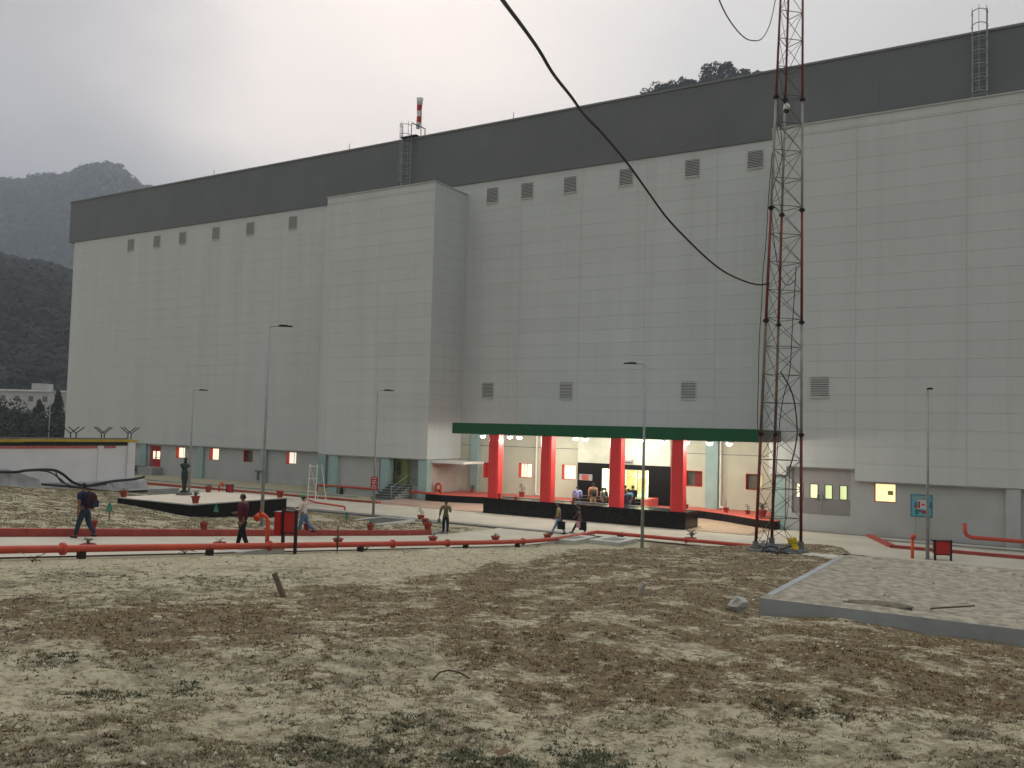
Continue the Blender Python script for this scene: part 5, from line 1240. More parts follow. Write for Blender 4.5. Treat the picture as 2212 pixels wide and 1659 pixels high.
    if cap:
        cp_ = MB().lathe([(.101, -.0), (.100, .05), (.075, .105), (.02, .128)], 16); cp_.prism([(.05, -.075), (.12, -.055), (.145, 0), (.12, .055), (.05, .075)], .0, .012)
        cp_.xf(mt @ Matrix.Translation((0, 0, .03))).build('helmet', cap, t_, True)
    # shirt
    V2 = []; E2 = []
    def add2(p, r): V2.append((Tt(p), sc(r))); return len(V2)-1
    a0_ = add2(tor(-.05), (.158*b, .125*b)); a1_ = add2(tor(.20), (.140*b, .108*b)); a2_ = add2(tor(.38), (.165*b, .118*b)); a3_ = add2(tor(.49), (.115, .09)); a4_ = add2(tor(.555), .062)
    E2 += [(a0_, a1_), (a1_, a2_), (a2_, a3_), (a3_, a4_)]
    for sh, el, wr, d2 in arm_pts:
        u0 = add2(sh, .070*b); E2.append((a3_, u0))
        if sleeve == 'long': u1 = add2(el, .054*b); u2 = add2(wr-d2*.02, .042); E2 += [(u0, u1), (u1, u2)]
        else: u1 = add2(sh.lerp(el, .72), .060); E2.append((u0, u1))
    so2 = skin('shirt', V2, E2, shirt, t_, 1)
    V2 = []; E2 = []
    w0 = add2((0, 0, hipz+.07), (.140*b, .108*b)); w1 = add2((0, 0, hipz-.01), (.142*b, .112*b)); E2.append((w0, w1))
    for hp, kn, an in (l1, l2):
        u0 = add2(hp-Vector((0, 0, .06)), .095*b); u1 = add2(kn, .070); u2 = add2(an+Vector((0, 0, .015)), .056); E2 += [(w1, u0), (u0, u1), (u1, u2)]
    skin('trousers', V2, E2, trousers, t_, 1)
    for hp, kn, an in (l1, l2):
        sm = MB(); sm.ell((.055, 0, -.035), .145, .052, .05, 10, 6); sm.v = [(x, y, max(z, -.072)) for x, y, z in sm.v]
        sm.xf(Matrix.Translation(Tt(an)) @ Matrix.Scale(k, 4)).build('shoe', shoes or darkbrown_m, t_, True)
    if extra: extra(t_, k, Tt, tor, arm_pts)
    return t_
def fg(x, y, road=True, t=None):
    p = onT(x, y, t) if t else ong(x, y)
    p[2] = float(rs(p[1]))+.012 if (-26.7 < p[0] < -21.2 and p[1] < 42.6) else max(0.0, p[2]); return p
def bag(t_, k, at, w_, h_, d_, m, name='bag'):
    o = MB().box(-d_/2, -w_/2, -h_, d_/2, w_/2, 0).box(-.01, -w_*.18, 0, .01, -w_*.14, .09).box(-.01, w_*.14, 0, .01, w_*.18, .09).box(-.01, -w_*.18, .09, .01, w_*.18, .11)
    b_ = o.build(name, m, t_); b_.location = at; return b_
LEFT = YAW+math.pi         # walking towards picture left
RIGHT = YAW
navy = cloth('navy', (.018, .024, .060), (.012, .016, .04)); denim = cloth('denim', (.030, .042, .070), (.020, .028, .050)); ltdenim = cloth('light_denim', (.20, .30, .42), (.15, .24, .36))
blk = cloth('black', (.010, .009, .010)); maroon = cloth('maroon', (.085, .012, .024), (.065, .010, .02)); cream = cloth('cream', (.62, .52, .47), (.54, .45, .41)); olive = cloth('olive', (.12, .13, .045), (.09, .10, .035))
white_c = cloth('white', (.66, .63, .56)); skyb = cloth('sky_blue', (.12, .36, .50), (.10, .30, .44)); lilac = cloth('light_blue', (.30, .34, .60), (.24, .28, .52)); khaki = cloth('khaki', (.34, .27, .16), (.28, .22, .13)); greyc = cloth('grey', (.20, .20, .19)); pinkc = cloth('salmon', (.55, .24, .17)); dgreen = cloth('dark_green', (.04, .055, .02)); helm = mat('green_helmet', (.02, .26, .14), None, 2, .35)
# man with backpack
def backpack(m):
    def f(t_, k, Tt, tor, ap):
        o = MB().ell((0, 0, 0), .15, .19, .27, 12, 8); o.v = [(min(x, .09), y, z) for x, y, z in o.v]
        b_ = o.build('backpack', m, t_, True); b_.location = Tt(tor(.26, -.26))
        MB().box(-.17, -.12, -.20, -.145, .12, .0).build('pocket', navy, b_)
        for s in (-1, 1): MB().tube([Tt(tor(.52, -.10, .10*s)), Tt(tor(.575, .0, .11*s)), Tt(tor(.42, .12, .11*s)), Tt(tor(.15, .0, .16*s))], .018, 5).build('strap', m, t_)
    return f
def printed(c1, c2):
    def f(t_, k, Tt, tor, ap):
        for u, hh_, ww, m in ((.40, .045, .10, c1), (.33, .03, .07, c2)):
            o = MB().box(-.004, -ww, -hh_, .004, ww, hh_).build('shirt_print', m, t_); o.location = Tt(tor(u, .175))
    return f
p = fg(181, 1167, t=27.9)
def bp_ex(*a): backpack(cloth('dark_maroon_pack', (.035, .010, .012)))(*a); printed(cream, redframe_m)(*a)
person('man with a dark backpack in navy t-shirt and jeans striding left along the road', p, LEFT-R(18), 1.74, navy, denim, swing=(.30, -.12), knee=(.02, .55), arms=((-.15, .12, .25), (.55, .18, .25)), sleeve='short', lean=.10, extra=bp_ex)
p = fg(522, 1182, t=27.9)
def phone(t_, k, Tt, tor, ap):
    o = MB().box(-.07, -.035, -.006, .07, .035, .006).build('phone', greyc, t_); w_ = ap[1][2]+ap[1][3]*.12; o.location = Tt(w_)
person('balding man in maroon shirt and black trousers walking left beside the orange standpipe', p, LEFT-R(8), 1.75, maroon, blk, swing=(-.22, .25), knee=(.15, .02), arms=((-.12, .06, .12), (.15, .05, 1.35)), hair='bald', build_=1.08, extra=phone)
p = fg(655, 1158, t=37.2)
def paper(t_, k, Tt, tor, ap):
    w_ = ap[0][2]+ap[0][3]*.08
    o = MB().box(-.10, -.08, -.24, .02, -.07, .02).build('paper', white_c, t_); o.location = Tt(w_)
person('man in green helmet, cream shirt and blue jeans walking left behind the hose box', p, LEFT-R(15), 1.70, cream, cloth('mid_denim', (.09, .15, .26), (.07, .12, .21)), swing=(.22, -.30), knee=(.0, .62), arms=((.15, .1, 1.25), (.2, .1, 1.45)), cap=helm, head=(.18, 0), lean=.05, extra=paper)
p = fg(962, 1153, t=46.3)
def satchel(t_, k, Tt, tor, ap): bag(t_, k, Tt(ap[1][2]+ap[1][3]*.13), .16, .20, .12, olive)
person('man in olive shirt and black trousers walking towards the camera with small bag', p, YAW-R(90)+R(4), 1.68, olive, blk, swing=(.10, -.08), knee=(.02, .12), arms=((.10, .06, 2.2), (-.05, .32, .1)), head=(.15, 0), extra=satchel, shoes=greyc)
def stripedm(name, a, b, fr, axis=2):
    m = bpy.data.materials.new(name); m.use_nodes = True; t = m.node_tree; bs_ = t.nodes['Principled BSDF']; bs_.inputs['Roughness'].default_value = .9
    g = N(t, 'ShaderNodeTexCoord'); sp_ = N(t, 'ShaderNodeSeparateXYZ'); t.links.new(g.outputs['Object'], sp_.inputs[0])
    mm = N(t, 'ShaderNodeMath', operation='MULTIPLY'); mm.inputs[1].default_value = fr; t.links.new(sp_.outputs[axis], mm.inputs[0])
    fr_n = N(t, 'ShaderNodeMath', operation='FRACT'); t.links.new(mm.outputs[0], fr_n.inputs[0])
    r_ = ramp(t, [(0, a), (.45, b)], 'CONSTANT'); t.links.new(fr_n.outputs[0], r_.inputs[0]); t.links.new(r_.outputs[0], bs_.inputs['Base Color']); return m
ystr = stripedm('yellow_striped_shirt', (.52, .42, .13), (.22, .17, .10), 9.5)
pkstr = stripedm('pink_striped_bag', (.60, .10, .16), (.65, .55, .60), 22)
def case(t_, k, Tt, tor, ap): bag(t_, k, Tt(ap[0][2]+ap[0][3]*.12), .42, .42, .10, blk).rotation_euler = (0, 0, R(80))
p = fg(1206, 1160, t=47.6)
person('man in yellow striped polo shirt and pale jeans walking left carrying a black bag', p, LEFT-R(6), 1.72, ystr, ltdenim, swing=(.42, -.34), knee=(.0, .15), arms=((-.30, .10, .05), (.25, .08, .3)), sleeve='short', extra=case, lean=.04)
def case2(t_, k, Tt, tor, ap):
    bag(t_, k, Tt(ap[0][2]+ap[0][3]*.12+Vector((-.12, .05, 0))), .40, .46, .12, blk).rotation_euler = (0, 0, R(70)); bag(t_, k, Tt(ap[0][2]+ap[0][3]*.12+Vector((.06, .0, 0))), .34, .36, .12, pkstr, 'plastic_bag').rotation_euler = (0, 0, R(85))
    for q in (-.06, .02, .09): o = MB().box(-.02, -.003, -.10, .02, .003, .10).build('shirt_print', greyc, t_); o.location = Tt(tor(.36, q, .135))
    for q in (0, .05): o = MB().tube([tuple(Vector((math.cos(a)*.066, math.sin(a)*.066, 0))) for a in np.linspace(0, 6.28, 9)], .010, 4, False).build('sleeve_stripe', white_c, t_); o.location = Tt(ap[0][0].lerp(ap[0][1], .35+q*3))
p = fg(1251, 1160, t=48.4)
person('man in dark wine shirt striding left with a black bag and pink striped bag', p, LEFT-R(6), 1.66, cloth('dark_wine', (.030, .008, .014)), cloth('dark_grey', (.025, .028, .030)), swing=(.48, -.36), knee=(.02, .1), arms=((-.22, .12, .05), (.2, .1, .6)), sleeve='short', extra=case2, lean=.10)
# people waiting under the canopy, in front of the entrance steps
PG = 'people waiting before the entrance steps'
back_ = YAW+math.pi/2
def porchp(x, Y, lab, face, h, **k):
    q = onY(x, 1070, Y); return person(lab, (q[0], Y, .10), face, h*1.05, group=PG, **k)
porchp(1247, 53.4, 'man in light blue shirt and dark trousers seen from behind left of the steps', back_, 1.68, shirt=lilac, trousers=blk, arms=((.15, .12, 1.0), (.1, .12, .8)), head=(.25, 0), build_=1.12)
q = porchp(1281, 54.6, 'man in khaki trousers with a dark backpack and salmon shirt facing the steps', back_+.1, 1.86, shirt=pinkc, trousers=khaki, arms=((.1, .1, .4), (.1, .14, .3)), extra=backpack(dgreen))
porchp(1301, 53.9, 'slim man in grey shirt looking down beside the third column', back_-1.2, 1.66, shirt=greyc, trousers=blk, arms=((.2, .1, 1.3), (.2, .1, 1.2)), head=(.3, 0))
porchp(1309, 54.2, 'man all in black half hidden by the third column', back_+1.2, 1.64, shirt=blk, trousers=blk, arms=((.2, .1, 1.2), (.2, .1, 1.2)), head=(.35, 0))
porchp(1338, 54.8, 'man in white shirt emerging from behind the third column', back_-1.5, 1.76, shirt=white_c, trousers=blk, arms=((.3, .05, .7), (.3, .05, .8)))
porchp(1350.5, 55.2, 'man in dark olive shirt standing behind the one in sky blue', back_+.2, 1.80, shirt=dgreen, trousers=blk, arms=((.1, .2, .5), (.1, .2, .5)))
porchp(1357.5, 53.6, 'man in sky blue t-shirt and jeans seen from behind at the steps', back_, 1.70, shirt=skyb, trousers=denim, arms=((.2, .08, .9), (.2, .08, .9)), sleeve='short', build_=1.1)
porchp(1367, 54.7, 'tall man in dark shirt standing behind the crouching figure', back_+.5, 1.84, shirt=blk, trousers=blk, arms=((.1, .14, .9), (.1, .14, .9)), build_=1.1)
q = onY(1369, 1080, 53.0)
person('person in dark blue sitting on the granite wall below the standing group', (q[0], 51.75, .55), back_, 1.66, navy, navy, swing=(1.45, 1.4), knee=(1.3, 1.3), arms=((.5, .1, .8), (.5, .1, .8)), lean=.25, head=(.2, 0), build_=1.15, group=PG)

# ------------------------------------------------------------------ background: hills, trees, white building
def hillmat(name, c1, c2, c3=None, sc=.03):
    m = mat(name, c1, c2, sc, .95, .8, .35, lo=.35, hi=.65); return m
def hill(name, pts, dist, foot, depth_f, depth_b, m, seed, bump, st, crowns=None, crowns_x=330):
    """pts: ridge seen from the camera (px, py) at its distance; built as a real slope that falls towards the valley"""
    P_ = [onT(x, y, dist*(1+.04*math.sin(x*.01))) for x, y in pts]
    s = np.array([0]+list(np.cumsum([np.linalg.norm((P_[i+1]-P_[i])[:2]) for i in range(len(P_)-1)])))
    n = int(s[-1]/st); u = np.linspace(0, s[-1], n); rx = np.interp(u, s, [p[0] for p in P_]); ry = np.interp(u, s, [p[1] for p in P_]); rz = np.interp(u, s, [p[2] for p in P_])
    m_ = int((depth_f+depth_b)/st); v = np.linspace(-depth_f, depth_b, m_)
    U, V = np.meshgrid(np.arange(n), v); nrm_ = np.stack([rx, ry], 1); nrm_ = nrm_/np.linalg.norm(nrm_, axis=1, keepdims=True)
    X = rx[U]+nrm_[U, 0]*V; Y = ry[U]+nrm_[U, 1]*V
    sh = np.where(V < 0, 1-np.clip(-V/depth_f, 0, 1)**1.25, 1-np.clip(V/depth_b, 0, 1)**1.5*.8)
    Z = foot+(rz[U]-foot)*sh
    Z = Z+(fbm(X/90, Y/90, seed)-.5)*.16*(rz[U]-foot)*np.clip(-V/depth_f*3, 0, 1)
    Z = Z+(fbm(X/(st*4), Y/(st*4), seed+5, 2)-.5)*bump*1.6+(vnoise(X/st/1.4, Y/st/1.4, seed+9)**2-.3)*bump*1.1
    i = np.arange(X.size).reshape(X.shape); f = np.stack([i[:-1, :-1], i[:-1, 1:], i[1:, 1:], i[1:, :-1]], -1).reshape(-1, 4)
    o = bpy.data.objects.new(name, mesh_np(name, np.stack([X, Y, Z], -1).reshape(-1, 3), f, m, 4, True)); COL.objects.link(o); tag(o, kind='structure')
    if crowns:
        nC, cr, nq, cm = crowns; r_ = np.random.default_rng(seed+100); P3 = np.stack([X, Y, Z], -1).reshape(-1, 3); D3 = P3-EYE
        dep = D3@_F; px_ = 1106+FPX*(D3@_R)/np.maximum(dep, 1); ok = np.where((dep > 50) & (px_ > -130) & (px_ < crowns_x) & ((V.reshape(-1)) < depth_b*.25))[0]
        ch = r_.choice(ok, nC); c = P3[ch]+r_.normal(0, st*.6, (nC, 3))*np.array([1, 1, 0]); rad = cr*r_.uniform(.5, 1.25, nC)
        c = np.repeat(c, nq, 0); rad = np.repeat(rad, nq)[:, None]; d = r_.normal(size=(nC*nq, 3)); d /= np.linalg.norm(d, axis=1, keepdims=True); p_ = c+d*rad*np.array([1, 1, .9])+np.array([0, 0, 1])*rad*.5
        a_ = np.cross(d, r_.normal(size=(nC*nq, 3))); a_ /= np.linalg.norm(a_, axis=1, keepdims=True)+1e-9; b_ = np.cross(a_, d); s_ = rad*.42
        v_ = np.stack([p_-a_*s_, p_+b_*s_, p_+a_*s_, p_-b_*s_], 1).reshape(-1, 3)
        f2 = bpy.data.objects.new('hillside_forest', mesh_np('hillside_forest', v_, np.arange(len(v_)).reshape(-1, 4), cm)); COL.objects.link(f2); tag(f2, kind='stuff')
    return o
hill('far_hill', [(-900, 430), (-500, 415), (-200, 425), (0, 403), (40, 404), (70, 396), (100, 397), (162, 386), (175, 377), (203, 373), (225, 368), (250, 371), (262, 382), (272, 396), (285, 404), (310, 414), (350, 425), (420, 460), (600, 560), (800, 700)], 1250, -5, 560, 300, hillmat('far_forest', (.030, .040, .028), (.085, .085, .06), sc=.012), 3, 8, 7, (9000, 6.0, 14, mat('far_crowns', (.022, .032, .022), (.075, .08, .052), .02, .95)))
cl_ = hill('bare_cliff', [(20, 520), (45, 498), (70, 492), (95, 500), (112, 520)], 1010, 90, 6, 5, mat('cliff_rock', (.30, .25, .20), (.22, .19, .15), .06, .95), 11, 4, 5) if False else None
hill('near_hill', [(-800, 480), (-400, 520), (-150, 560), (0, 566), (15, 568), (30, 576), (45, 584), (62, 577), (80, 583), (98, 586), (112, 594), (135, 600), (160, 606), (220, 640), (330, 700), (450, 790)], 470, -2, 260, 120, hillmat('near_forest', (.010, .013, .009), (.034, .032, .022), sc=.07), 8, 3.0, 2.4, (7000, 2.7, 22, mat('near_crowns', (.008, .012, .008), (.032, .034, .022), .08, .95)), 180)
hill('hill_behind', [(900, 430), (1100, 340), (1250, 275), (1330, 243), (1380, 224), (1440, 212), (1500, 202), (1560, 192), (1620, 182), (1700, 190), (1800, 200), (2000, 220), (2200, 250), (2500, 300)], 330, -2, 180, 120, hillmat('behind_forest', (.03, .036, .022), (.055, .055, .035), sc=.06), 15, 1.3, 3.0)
def tree(name, base, h, w_, nl, seed, m, label, cat='tree', group=None, shape='round', lobes=9, leaf=None, trunk=True):
    r_ = np.random.default_rng(seed); t_ = thing(name, label, cat, base, 0, group); leaf = leaf or h*.045
    C_ = []
    for i in range(lobes):
        if shape == 'cone': z = h*(.12+.86*i/lobes); rad = w_/2*(1-.93*i/lobes); an = r_.uniform(0, 6.28); C_.append((rad*.3*math.cos(an), rad*.3*math.sin(an), z, rad*.85, h*.11))
        else:
            an = r_.uniform(0, 6.28); rr_ = w_*.32*math.sqrt(r_.uniform(.05, 1)); z = h*r_.uniform(.45, .88); q = w_*r_.uniform(.13, .24); C_.append((rr_*math.cos(an), rr_*math.sin(an), z, q, q*.8))
    n_ = nl//len(C_); vs = []
    for c in C_:
        d = r_.normal(size=(n_, 3)); d /= np.linalg.norm(d, axis=1, keepdims=True); rad = r_.uniform(.55, 1.05, (n_, 1))**.6
        p_ = np.array(c[:3])+d*rad*np.array([c[3], c[3], c[4]])
        a_ = r_.normal(size=(n_, 3)); a_ /= np.linalg.norm(a_, axis=1, keepdims=True); b_ = np.cross(a_, d); b_ /= np.linalg.norm(b_, axis=1, keepdims=True)+1e-9
        s_ = leaf*r_.uniform(.6, 1.4, (n_, 1)); vs.append(np.stack([p_-a_*s_, p_+b_*s_*.7, p_+a_*s_, p_-b_*s_*.7], 1).reshape(-1, 3))
    vs = np.concatenate(vs); f = np.arange(len(vs)).reshape(-1, 4)
    o = bpy.data.objects.new('crown', mesh_np('crown', vs, f, m)); COL.objects.link(o); o.parent = t_
    mb = MB().tube([(0, 0, -.5), (w_*.02, 0, h*.3), (0, w_*.02, h*.6)], [h*.028, h*.02, h*.01], 7)
    for c in C_[:6]: mb.tube([(0, 0, h*.3), (c[0]*.5, c[1]*.5, (c[2]+h*.3)/2), c[:3]], [h*.012, h*.008, h*.004], 4)
    mb.build('trunk', bark_m, t_); return t_
tm_ = [mat('foliage_grey_green', (.038, .046, .030), (.065, .072, .045), 1.2, .9), mat('foliage_dark', (.022, .028, .020), (.042, .05, .032), 1.2, .9)]
for i, (x, y, t_d, h, w_, lab) in enumerate(((1412, 210, 328, 8, 12, 'leftmost low bush clump on the hilltop behind the roof'), (1462, 199, 328, 9, 10, 'round open tree on the hilltop, second clump from the left'), (1492, 192, 326, 8, 7, 'small tree between two larger ones on the hilltop'), (1545, 182, 326, 14, 14, 'tallest tree on the hilltop behind the roof'), (1572, 176, 326, 12, 9, 'slim tree touching the tallest one on the hilltop'), (1600, 172, 324, 8, 11, 'low spreading tree right of the tallest one on the hilltop'), (1640, 165, 322, 5, 7, 'small bush at the right end of the hilltop row'), (1528, 190, 327, 9, 9, 'short tree in front of the tallest one on the hilltop'), (1388, 216, 328, 6, 9, 'very low bush at the far left end of the hilltop row'), (1436, 205, 327, 8, 10, 'low bushy clump filling the gap left of the round open tree'), (1515, 192, 326, 8, 9, 'small dense tree just left of the tallest one on the hilltop'))):
    b_ = onT(x, y, t_d); tree('hill_tree', b_-np.array([0, 0, 2.8]), h*.82, w_*.9, 900, 60+i, tm_[0], lab, group='trees on the hilltop behind the roof', lobes=11, leaf=.42)
# trees left of the building
for i, (x, y, t_d, h, w_, sh, lab) in enumerate(((0, 945, 150, 8.6, 13, 'round', 'wide dark round tree at the left edge before the white building'), (82, 942, 160, 9.6, 6.5, 'cone', 'smaller pointed cypress before the white building'), (119, 942, 155, 11.2, 7, 'cone', 'tallest pointed cypress next to the building corner'), (45, 945, 145, 7.0, 10, 'round', 'low dark tree between the round tree and the cypresses'), (100, 948, 140, 6.0, 9, 'round', 'low dark bushy tree below the two cypresses'), (140, 945, 150, 7.2, 7, 'round', 'dark tree partly hidden by the building corner'), (-70, 945, 150, 9, 12, 'round', 'dark tree just outside the left edge'), (20, 952, 125, 4.6, 12, 'round', 'low dark shrub mass above the white wall at left'), (75, 952, 122, 4.0, 12, 'round', 'low dark shrub mass above the white wall near the lamp post'))):
    b_ = onT(x, y, t_d); b_[2] = -1.0+ (0 if i < 7 else .5); tree('background_tree', b_, h*(1+.0), w_, 2600, 90+i, tm_[1], lab, group='dark trees left of the building', shape=sh, lobes=12 if sh == 'cone' else 10, leaf=.24)
sb2 = bpy.data.objects.new('scrub', None)
# long white building
wb = onT(70, 900, 195); WBd = thing('white_building', 'long white flat roofed building behind the trees at far left', 'building', (wb[0], wb[1], 0), YAW+R(3))
zr = onT(70, 842, 195)[2]
MB().box(-26, 0, -1, 16, 10, zr-.35).build('wall', mat('far_white_wall', (.46, .46, .46), (.38, .38, .39), .4, .9), WBd)
MB().box(-26.4, -.4, zr-.34, 16.4, 10.3, zr).build('roof', mat('far_roof', (.66, .66, .66), None, 1, .9), WBd)
MB().box(-1.0, 1, zr+.003, 1.9, 5, zr+1.5).build('stair_house', MATS['far_white_wall'], WBd)
wme = MB().box(-.5, -.06, -.6, .5, -.003, .6).mesh('window', mat('far_window', (.12, .13, .14), None, 1, .4)); sil = MB().box(-.6, -.12, -.72, .6, -.062, -.62).mesh('sill', MATS['far_roof'])
for k in range(14):
    for z in (zr-2.0, zr-5.0):
        w_ = inst('window', wme, WBd, (-24.5+3*k, 0, z)); inst('sill', sil, w_)

# ------------------------------------------------------------------ ground cover
def scatter(name, n, amin, amax, spread, m, dens, sizef, blades, seed, width=.28):
    r_ = np.random.default_rng(seed)
    a = amin*(amax/amin)**r_.uniform(0, 1, n)
    b = r_.uniform(-spread, spread, n)*a
    X = a*FW[0]+b*RT[0]; Y = a*FW[1]+b*RT[1]
    keep = (r_.uniform(0, 1, n) < dens(X, Y, a)) & (X > -20.2) & ~((X > -3.75) & (Y > 12.7) & (Y < 19))
    X, Y, a = X[keep], Y[keep], a[keep]; n = len(X); Z = terrain(X, Y)
    s = sizef*r_.uniform(.45, 1.35, n)*(1+a/34)
    N_ = n*blades; X = np.repeat(X, blades); Y = np.repeat(Y, blades); Z = np.repeat(Z, blades); s = np.repeat(s, blades)
    an = r_.uniform(0, 6.283, N_); ti = r_.uniform(.5, 1.45, N_); L = s*r_.uniform(.5, 1.2, N_)
    off = r_.uniform(0, 1, N_)*s*.8; oa = r_.uniform(0, 6.283, N_)
    bx = X+np.cos(oa)*off; by = Y+np.sin(oa)*off; bz = Z-.006
    dx = np.cos(an)*np.sin(ti); dy = np.sin(an)*np.sin(ti); dz = np.cos(ti)
    wx_ = -np.sin(an)*s*width*.5; wy_ = np.cos(an)*s*width*.5
    v = np.stack([np.stack([bx-wx_, by-wy_, bz], -1), np.stack([bx+wx_, by+wy_, bz], -1), np.stack([bx+dx*L, by+dy*L, bz+dz*L*.8], -1)], 1).reshape(-1, 3)
    f = np.arange(len(v)).reshape(-1, 3)
    o = bpy.data.objects.new(name, mesh_np(name, v, f, m, 3)); COL.objects.link(o); tag(o, kind='stuff'); return o
def d_brown(X, Y, a): br, gr_ = patches(X, Y); return (.03+.97*br)*clump(X, Y, 81, br)
def d_green(X, Y, a): br, gr_ = patches(X, Y); return (.40+.6*gr_)*(1-.6*br)*clump(X+5, Y, 95, gr_)*np.where(a > 15, .2, 1)
dry_m = mat('dry_grass_blades', (.20, .135, .070), (.095, .068, .038), 3.0, .95); dry2_m = mat('straw_blades', (.30, .225, .12), (.18, .13, .07), 2.5, .95); grn_m = mat('olive_grass_blades', (.125, .105, .062), (.175, .145, .092), 2.5, .95); dgr_m = mat('dark_green_blades', (.040, .052, .026), (.065, .075, .038), 4, .95)
scatter('dry_grass', 95000, 4.4, 36, .66, dry_m, d_brown, .028, 8, 1, .34)
scatter('straw_grass', 80000, 4.4, 36, .66, dry2_m, lambda X, Y, a: d_brown(X+.13, Y, a)*.7+.10, .026, 7, 2, .34)
scatter('olive_grass', 130000, 4.4, 30, .66, grn_m, d_green, .026, 8, 3, .36)
dark_spots = [(880, 1562, .30), (1060, 1650, .55), (1150, 1640, .6), (1250, 1650, .5), (240, 1245, .7), (210, 1243, .5), (470, 1257, .9), (520, 1253, .5), (410, 1485, .35), (120, 1430, .4), (230, 1500, .35), (1740, 1530, .4), (760, 1630, .5)]
sp_w = [(ong(x, y), r_) for x, y, r_ in dark_spots]
def d_dark(X, Y, a):
    d = np.zeros_like(X)
    for p_, r_ in sp_w: d = np.maximum(d, np.exp(-(((X-p_[0])**2+(Y-p_[1])**2)/(r_*.62)**2)))
    return np.clip(d*1.5*sst(fbm(X*5, Y*5, 12, 3), .3, .6), 0, 1)+.006
scatter('dark_green_grass', 110000, 4.4, 26, .66, dgr_m, d_dark, .030, 9, 4, .34)
# pebbles and clods
def clods(name, n, m, s0, seed):
    r_ = np.random.default_rng(seed); a = 4.4*(34/4.4)**r_.uniform(0, 1, n); b = r_.uniform(-.66, .66, n)*a; X = a*FW[0]+b*RT[0]; Y = a*FW[1]+b*RT[1]
    k = (X > -20.2) & ~((X > -3.75) & (Y > 12.7) & (Y < 19)); X, Y, a = X[k], Y[k], a[k]; n = len(X); Z = terrain(X, Y); s = s0*r_.uniform(.3, 1, n)**2*(1+a/25)
    base = np.array([(1, 0, 0), (0, 1, 0), (-1, 0, 0), (0, -1, 0), (0, 0, .8), (0, 0, -.5)]); v = base[None]*s[:, None, None]*r_.uniform(.6, 1.3, (n, 6, 1)); c_, s_ = np.cos(an := r_.uniform(0, 6.28, n)), np.sin(an)
    vx = v[..., 0]*c_[:, None]-v[..., 1]*s_[:, None]+X[:, None]; vy = v[..., 0]*s_[:, None]+v[..., 1]*c_[:, None]+Y[:, None]; vz = v[..., 2]+Z[:, None]
    fb = np.array([(0, 1, 4), (1, 2, 4), (2, 3, 4), (3, 0, 4)]); f = (np.arange(n)[:, None, None]*6+fb[None]).reshape(-1, 3)
    o = bpy.data.objects.new(name, mesh_np(name, np.stack([vx, vy, vz], -1).reshape(-1, 3), f, m, 3)); COL.objects.link(o); tag(o, kind='stuff')
clods('soil_clods', 7000, mat('clod_soil', (.36, .33, .22), (.24, .215, .145), 4, .95), .020, 21)
clods('pale_pebbles', 350, mat('pale_pebble', (.50, .48, .41), (.38, .36, .30), 6, .9), .020, 22)
r_ = np.random.default_rng(5); n_ = 1500; dx_ = r_.uniform(0, 1, n_)**.6*20; dy_ = r_.uniform(.05, 5.9, n_); ds_ = .03*r_.uniform(.2, 1, n_)**2.5+.006
base = np.array([(1, 0, 0), (0, 1, 0), (-1, 0, 0), (0, -1, 0), (0, 0, .8)]); v_ = base[None]*ds_[:, None, None]*r_.uniform(.6, 1.4, (n_, 5, 1))+np.stack([dx_-3.6, dy_+12.85, np.full(n_, SZ-.035)+.02*(dy_ > 5.6)], -1)[:, None, :]
o = bpy.data.objects.new('slab_debris', mesh_np('slab_debris', v_.reshape(-1, 3), (np.arange(n_)[:, None, None]*5+np.array([(0, 1, 4), (1, 2, 4), (2, 3, 4), (3, 0, 4)])[None]).reshape(-1, 3), mat('debris_soil', (.30, .26, .19), (.12, .10, .075), 3, .95), 3)); COL.objects.link(o); tag(o, kind='stuff')
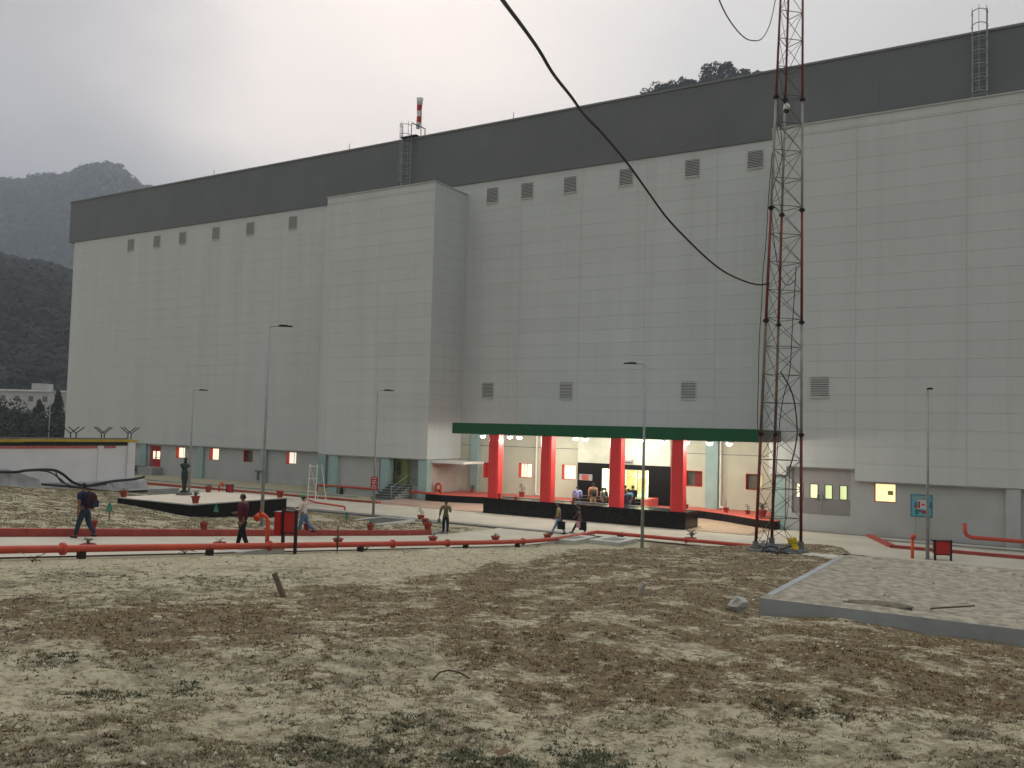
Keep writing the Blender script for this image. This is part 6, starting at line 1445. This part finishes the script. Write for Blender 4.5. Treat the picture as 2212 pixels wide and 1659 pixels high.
# garden ground cover
def garden(name, n, m, seed):
    r_ = np.random.default_rng(seed); X = r_.uniform(-47, -27.3, n); Y = r_.uniform(6, 41.5, n)
    k = ~((X > px0-.1) & (X < px1+.1) & (Y > py0-.1) & (Y < py1+.1)) & (fbm(X*1.3, Y*1.3, seed) > .46); X, Y = X[k], Y[k]; n = len(X)*7; X = np.repeat(X, 7)+r_.normal(0, .06, n); Y = np.repeat(Y, 7)+r_.normal(0, .06, n); Z = terrain(X, Y); an = r_.uniform(0, 6.28, n); L = r_.uniform(.03, .075, n)
    v = np.stack([np.stack([X-np.sin(an)*.02, Y+np.cos(an)*.02, Z], -1), np.stack([X+np.sin(an)*.02, Y-np.cos(an)*.02, Z], -1), np.stack([X+np.cos(an)*L*.7, Y+np.sin(an)*L*.7, Z+L*.7], -1)], 1).reshape(-1, 3)
    o = bpy.data.objects.new(name, mesh_np(name, v, np.arange(len(v)).reshape(-1, 3), m, 3)); COL.objects.link(o); tag(o, kind='stuff')
garden('garden_dry_grass', 26000, mat('garden_straw', (.33, .27, .17), (.24, .19, .12), 1.5, .95), 5); garden('garden_olive_grass', 9000, mat('garden_olive', (.20, .18, .11), (.15, .14, .09), 1.5, .95), 6)
# sprigs of weed by the pipe
for k, (x, y, kd, s_, lab) in enumerate(((70, 1215, 'spiky', 1.2, 'thin dry weed stalks poking up before the pipe at far left'), (398, 1196, 'spiky', 1.2, 'bushy dry weed hanging over the red pipe left of the maroon shirted man'), (790, 1190, 'spiky', 1.4, 'sprig of dry weed leaning on the red pipe right of the hose box'), (728, 1196, 'tall', 1.2, 'upright thin yellow green weed before the pipe right of the hose box'), (1680, 1200, 'spiky', 1.0, 'dry sprig beside the mast footing'), (1650, 1178, 'spiky', 1.5, 'curved dry weed left of the mast foot'), (1160, 1182, 'spiky', 1.0, 'pale green sprig before the pipe near the middle'))):
    p = ong(x, y); t_ = thing('weed', lab, 'weed', p, k); f_, s2 = PLK[kd]; inst('foliage', f_, t_, scale=(s_,)*3); inst('stem', s2, t_, scale=(s_,)*3)

# ------------------------------------------------------------------ haze
hm_ = bpy.data.materials.new('haze_air'); hm_.use_nodes = True; t = hm_.node_tree; t.nodes.clear()
o_m = N(t, 'ShaderNodeOutputMaterial'); pv_ = N(t, 'ShaderNodeVolumePrincipled'); pv_.inputs['Color'].default_value = (.76, .86, 1.0, 1); pv_.inputs['Density'].default_value = .00052; pv_.inputs['Anisotropy'].default_value = .2
t.links.new(pv_.outputs[0], o_m.inputs['Volume'])
hz = MB().box(-2400, -900, -40, 2400, 2400, 560).build('haze', hm_, None); tag(hz, kind='stuff')
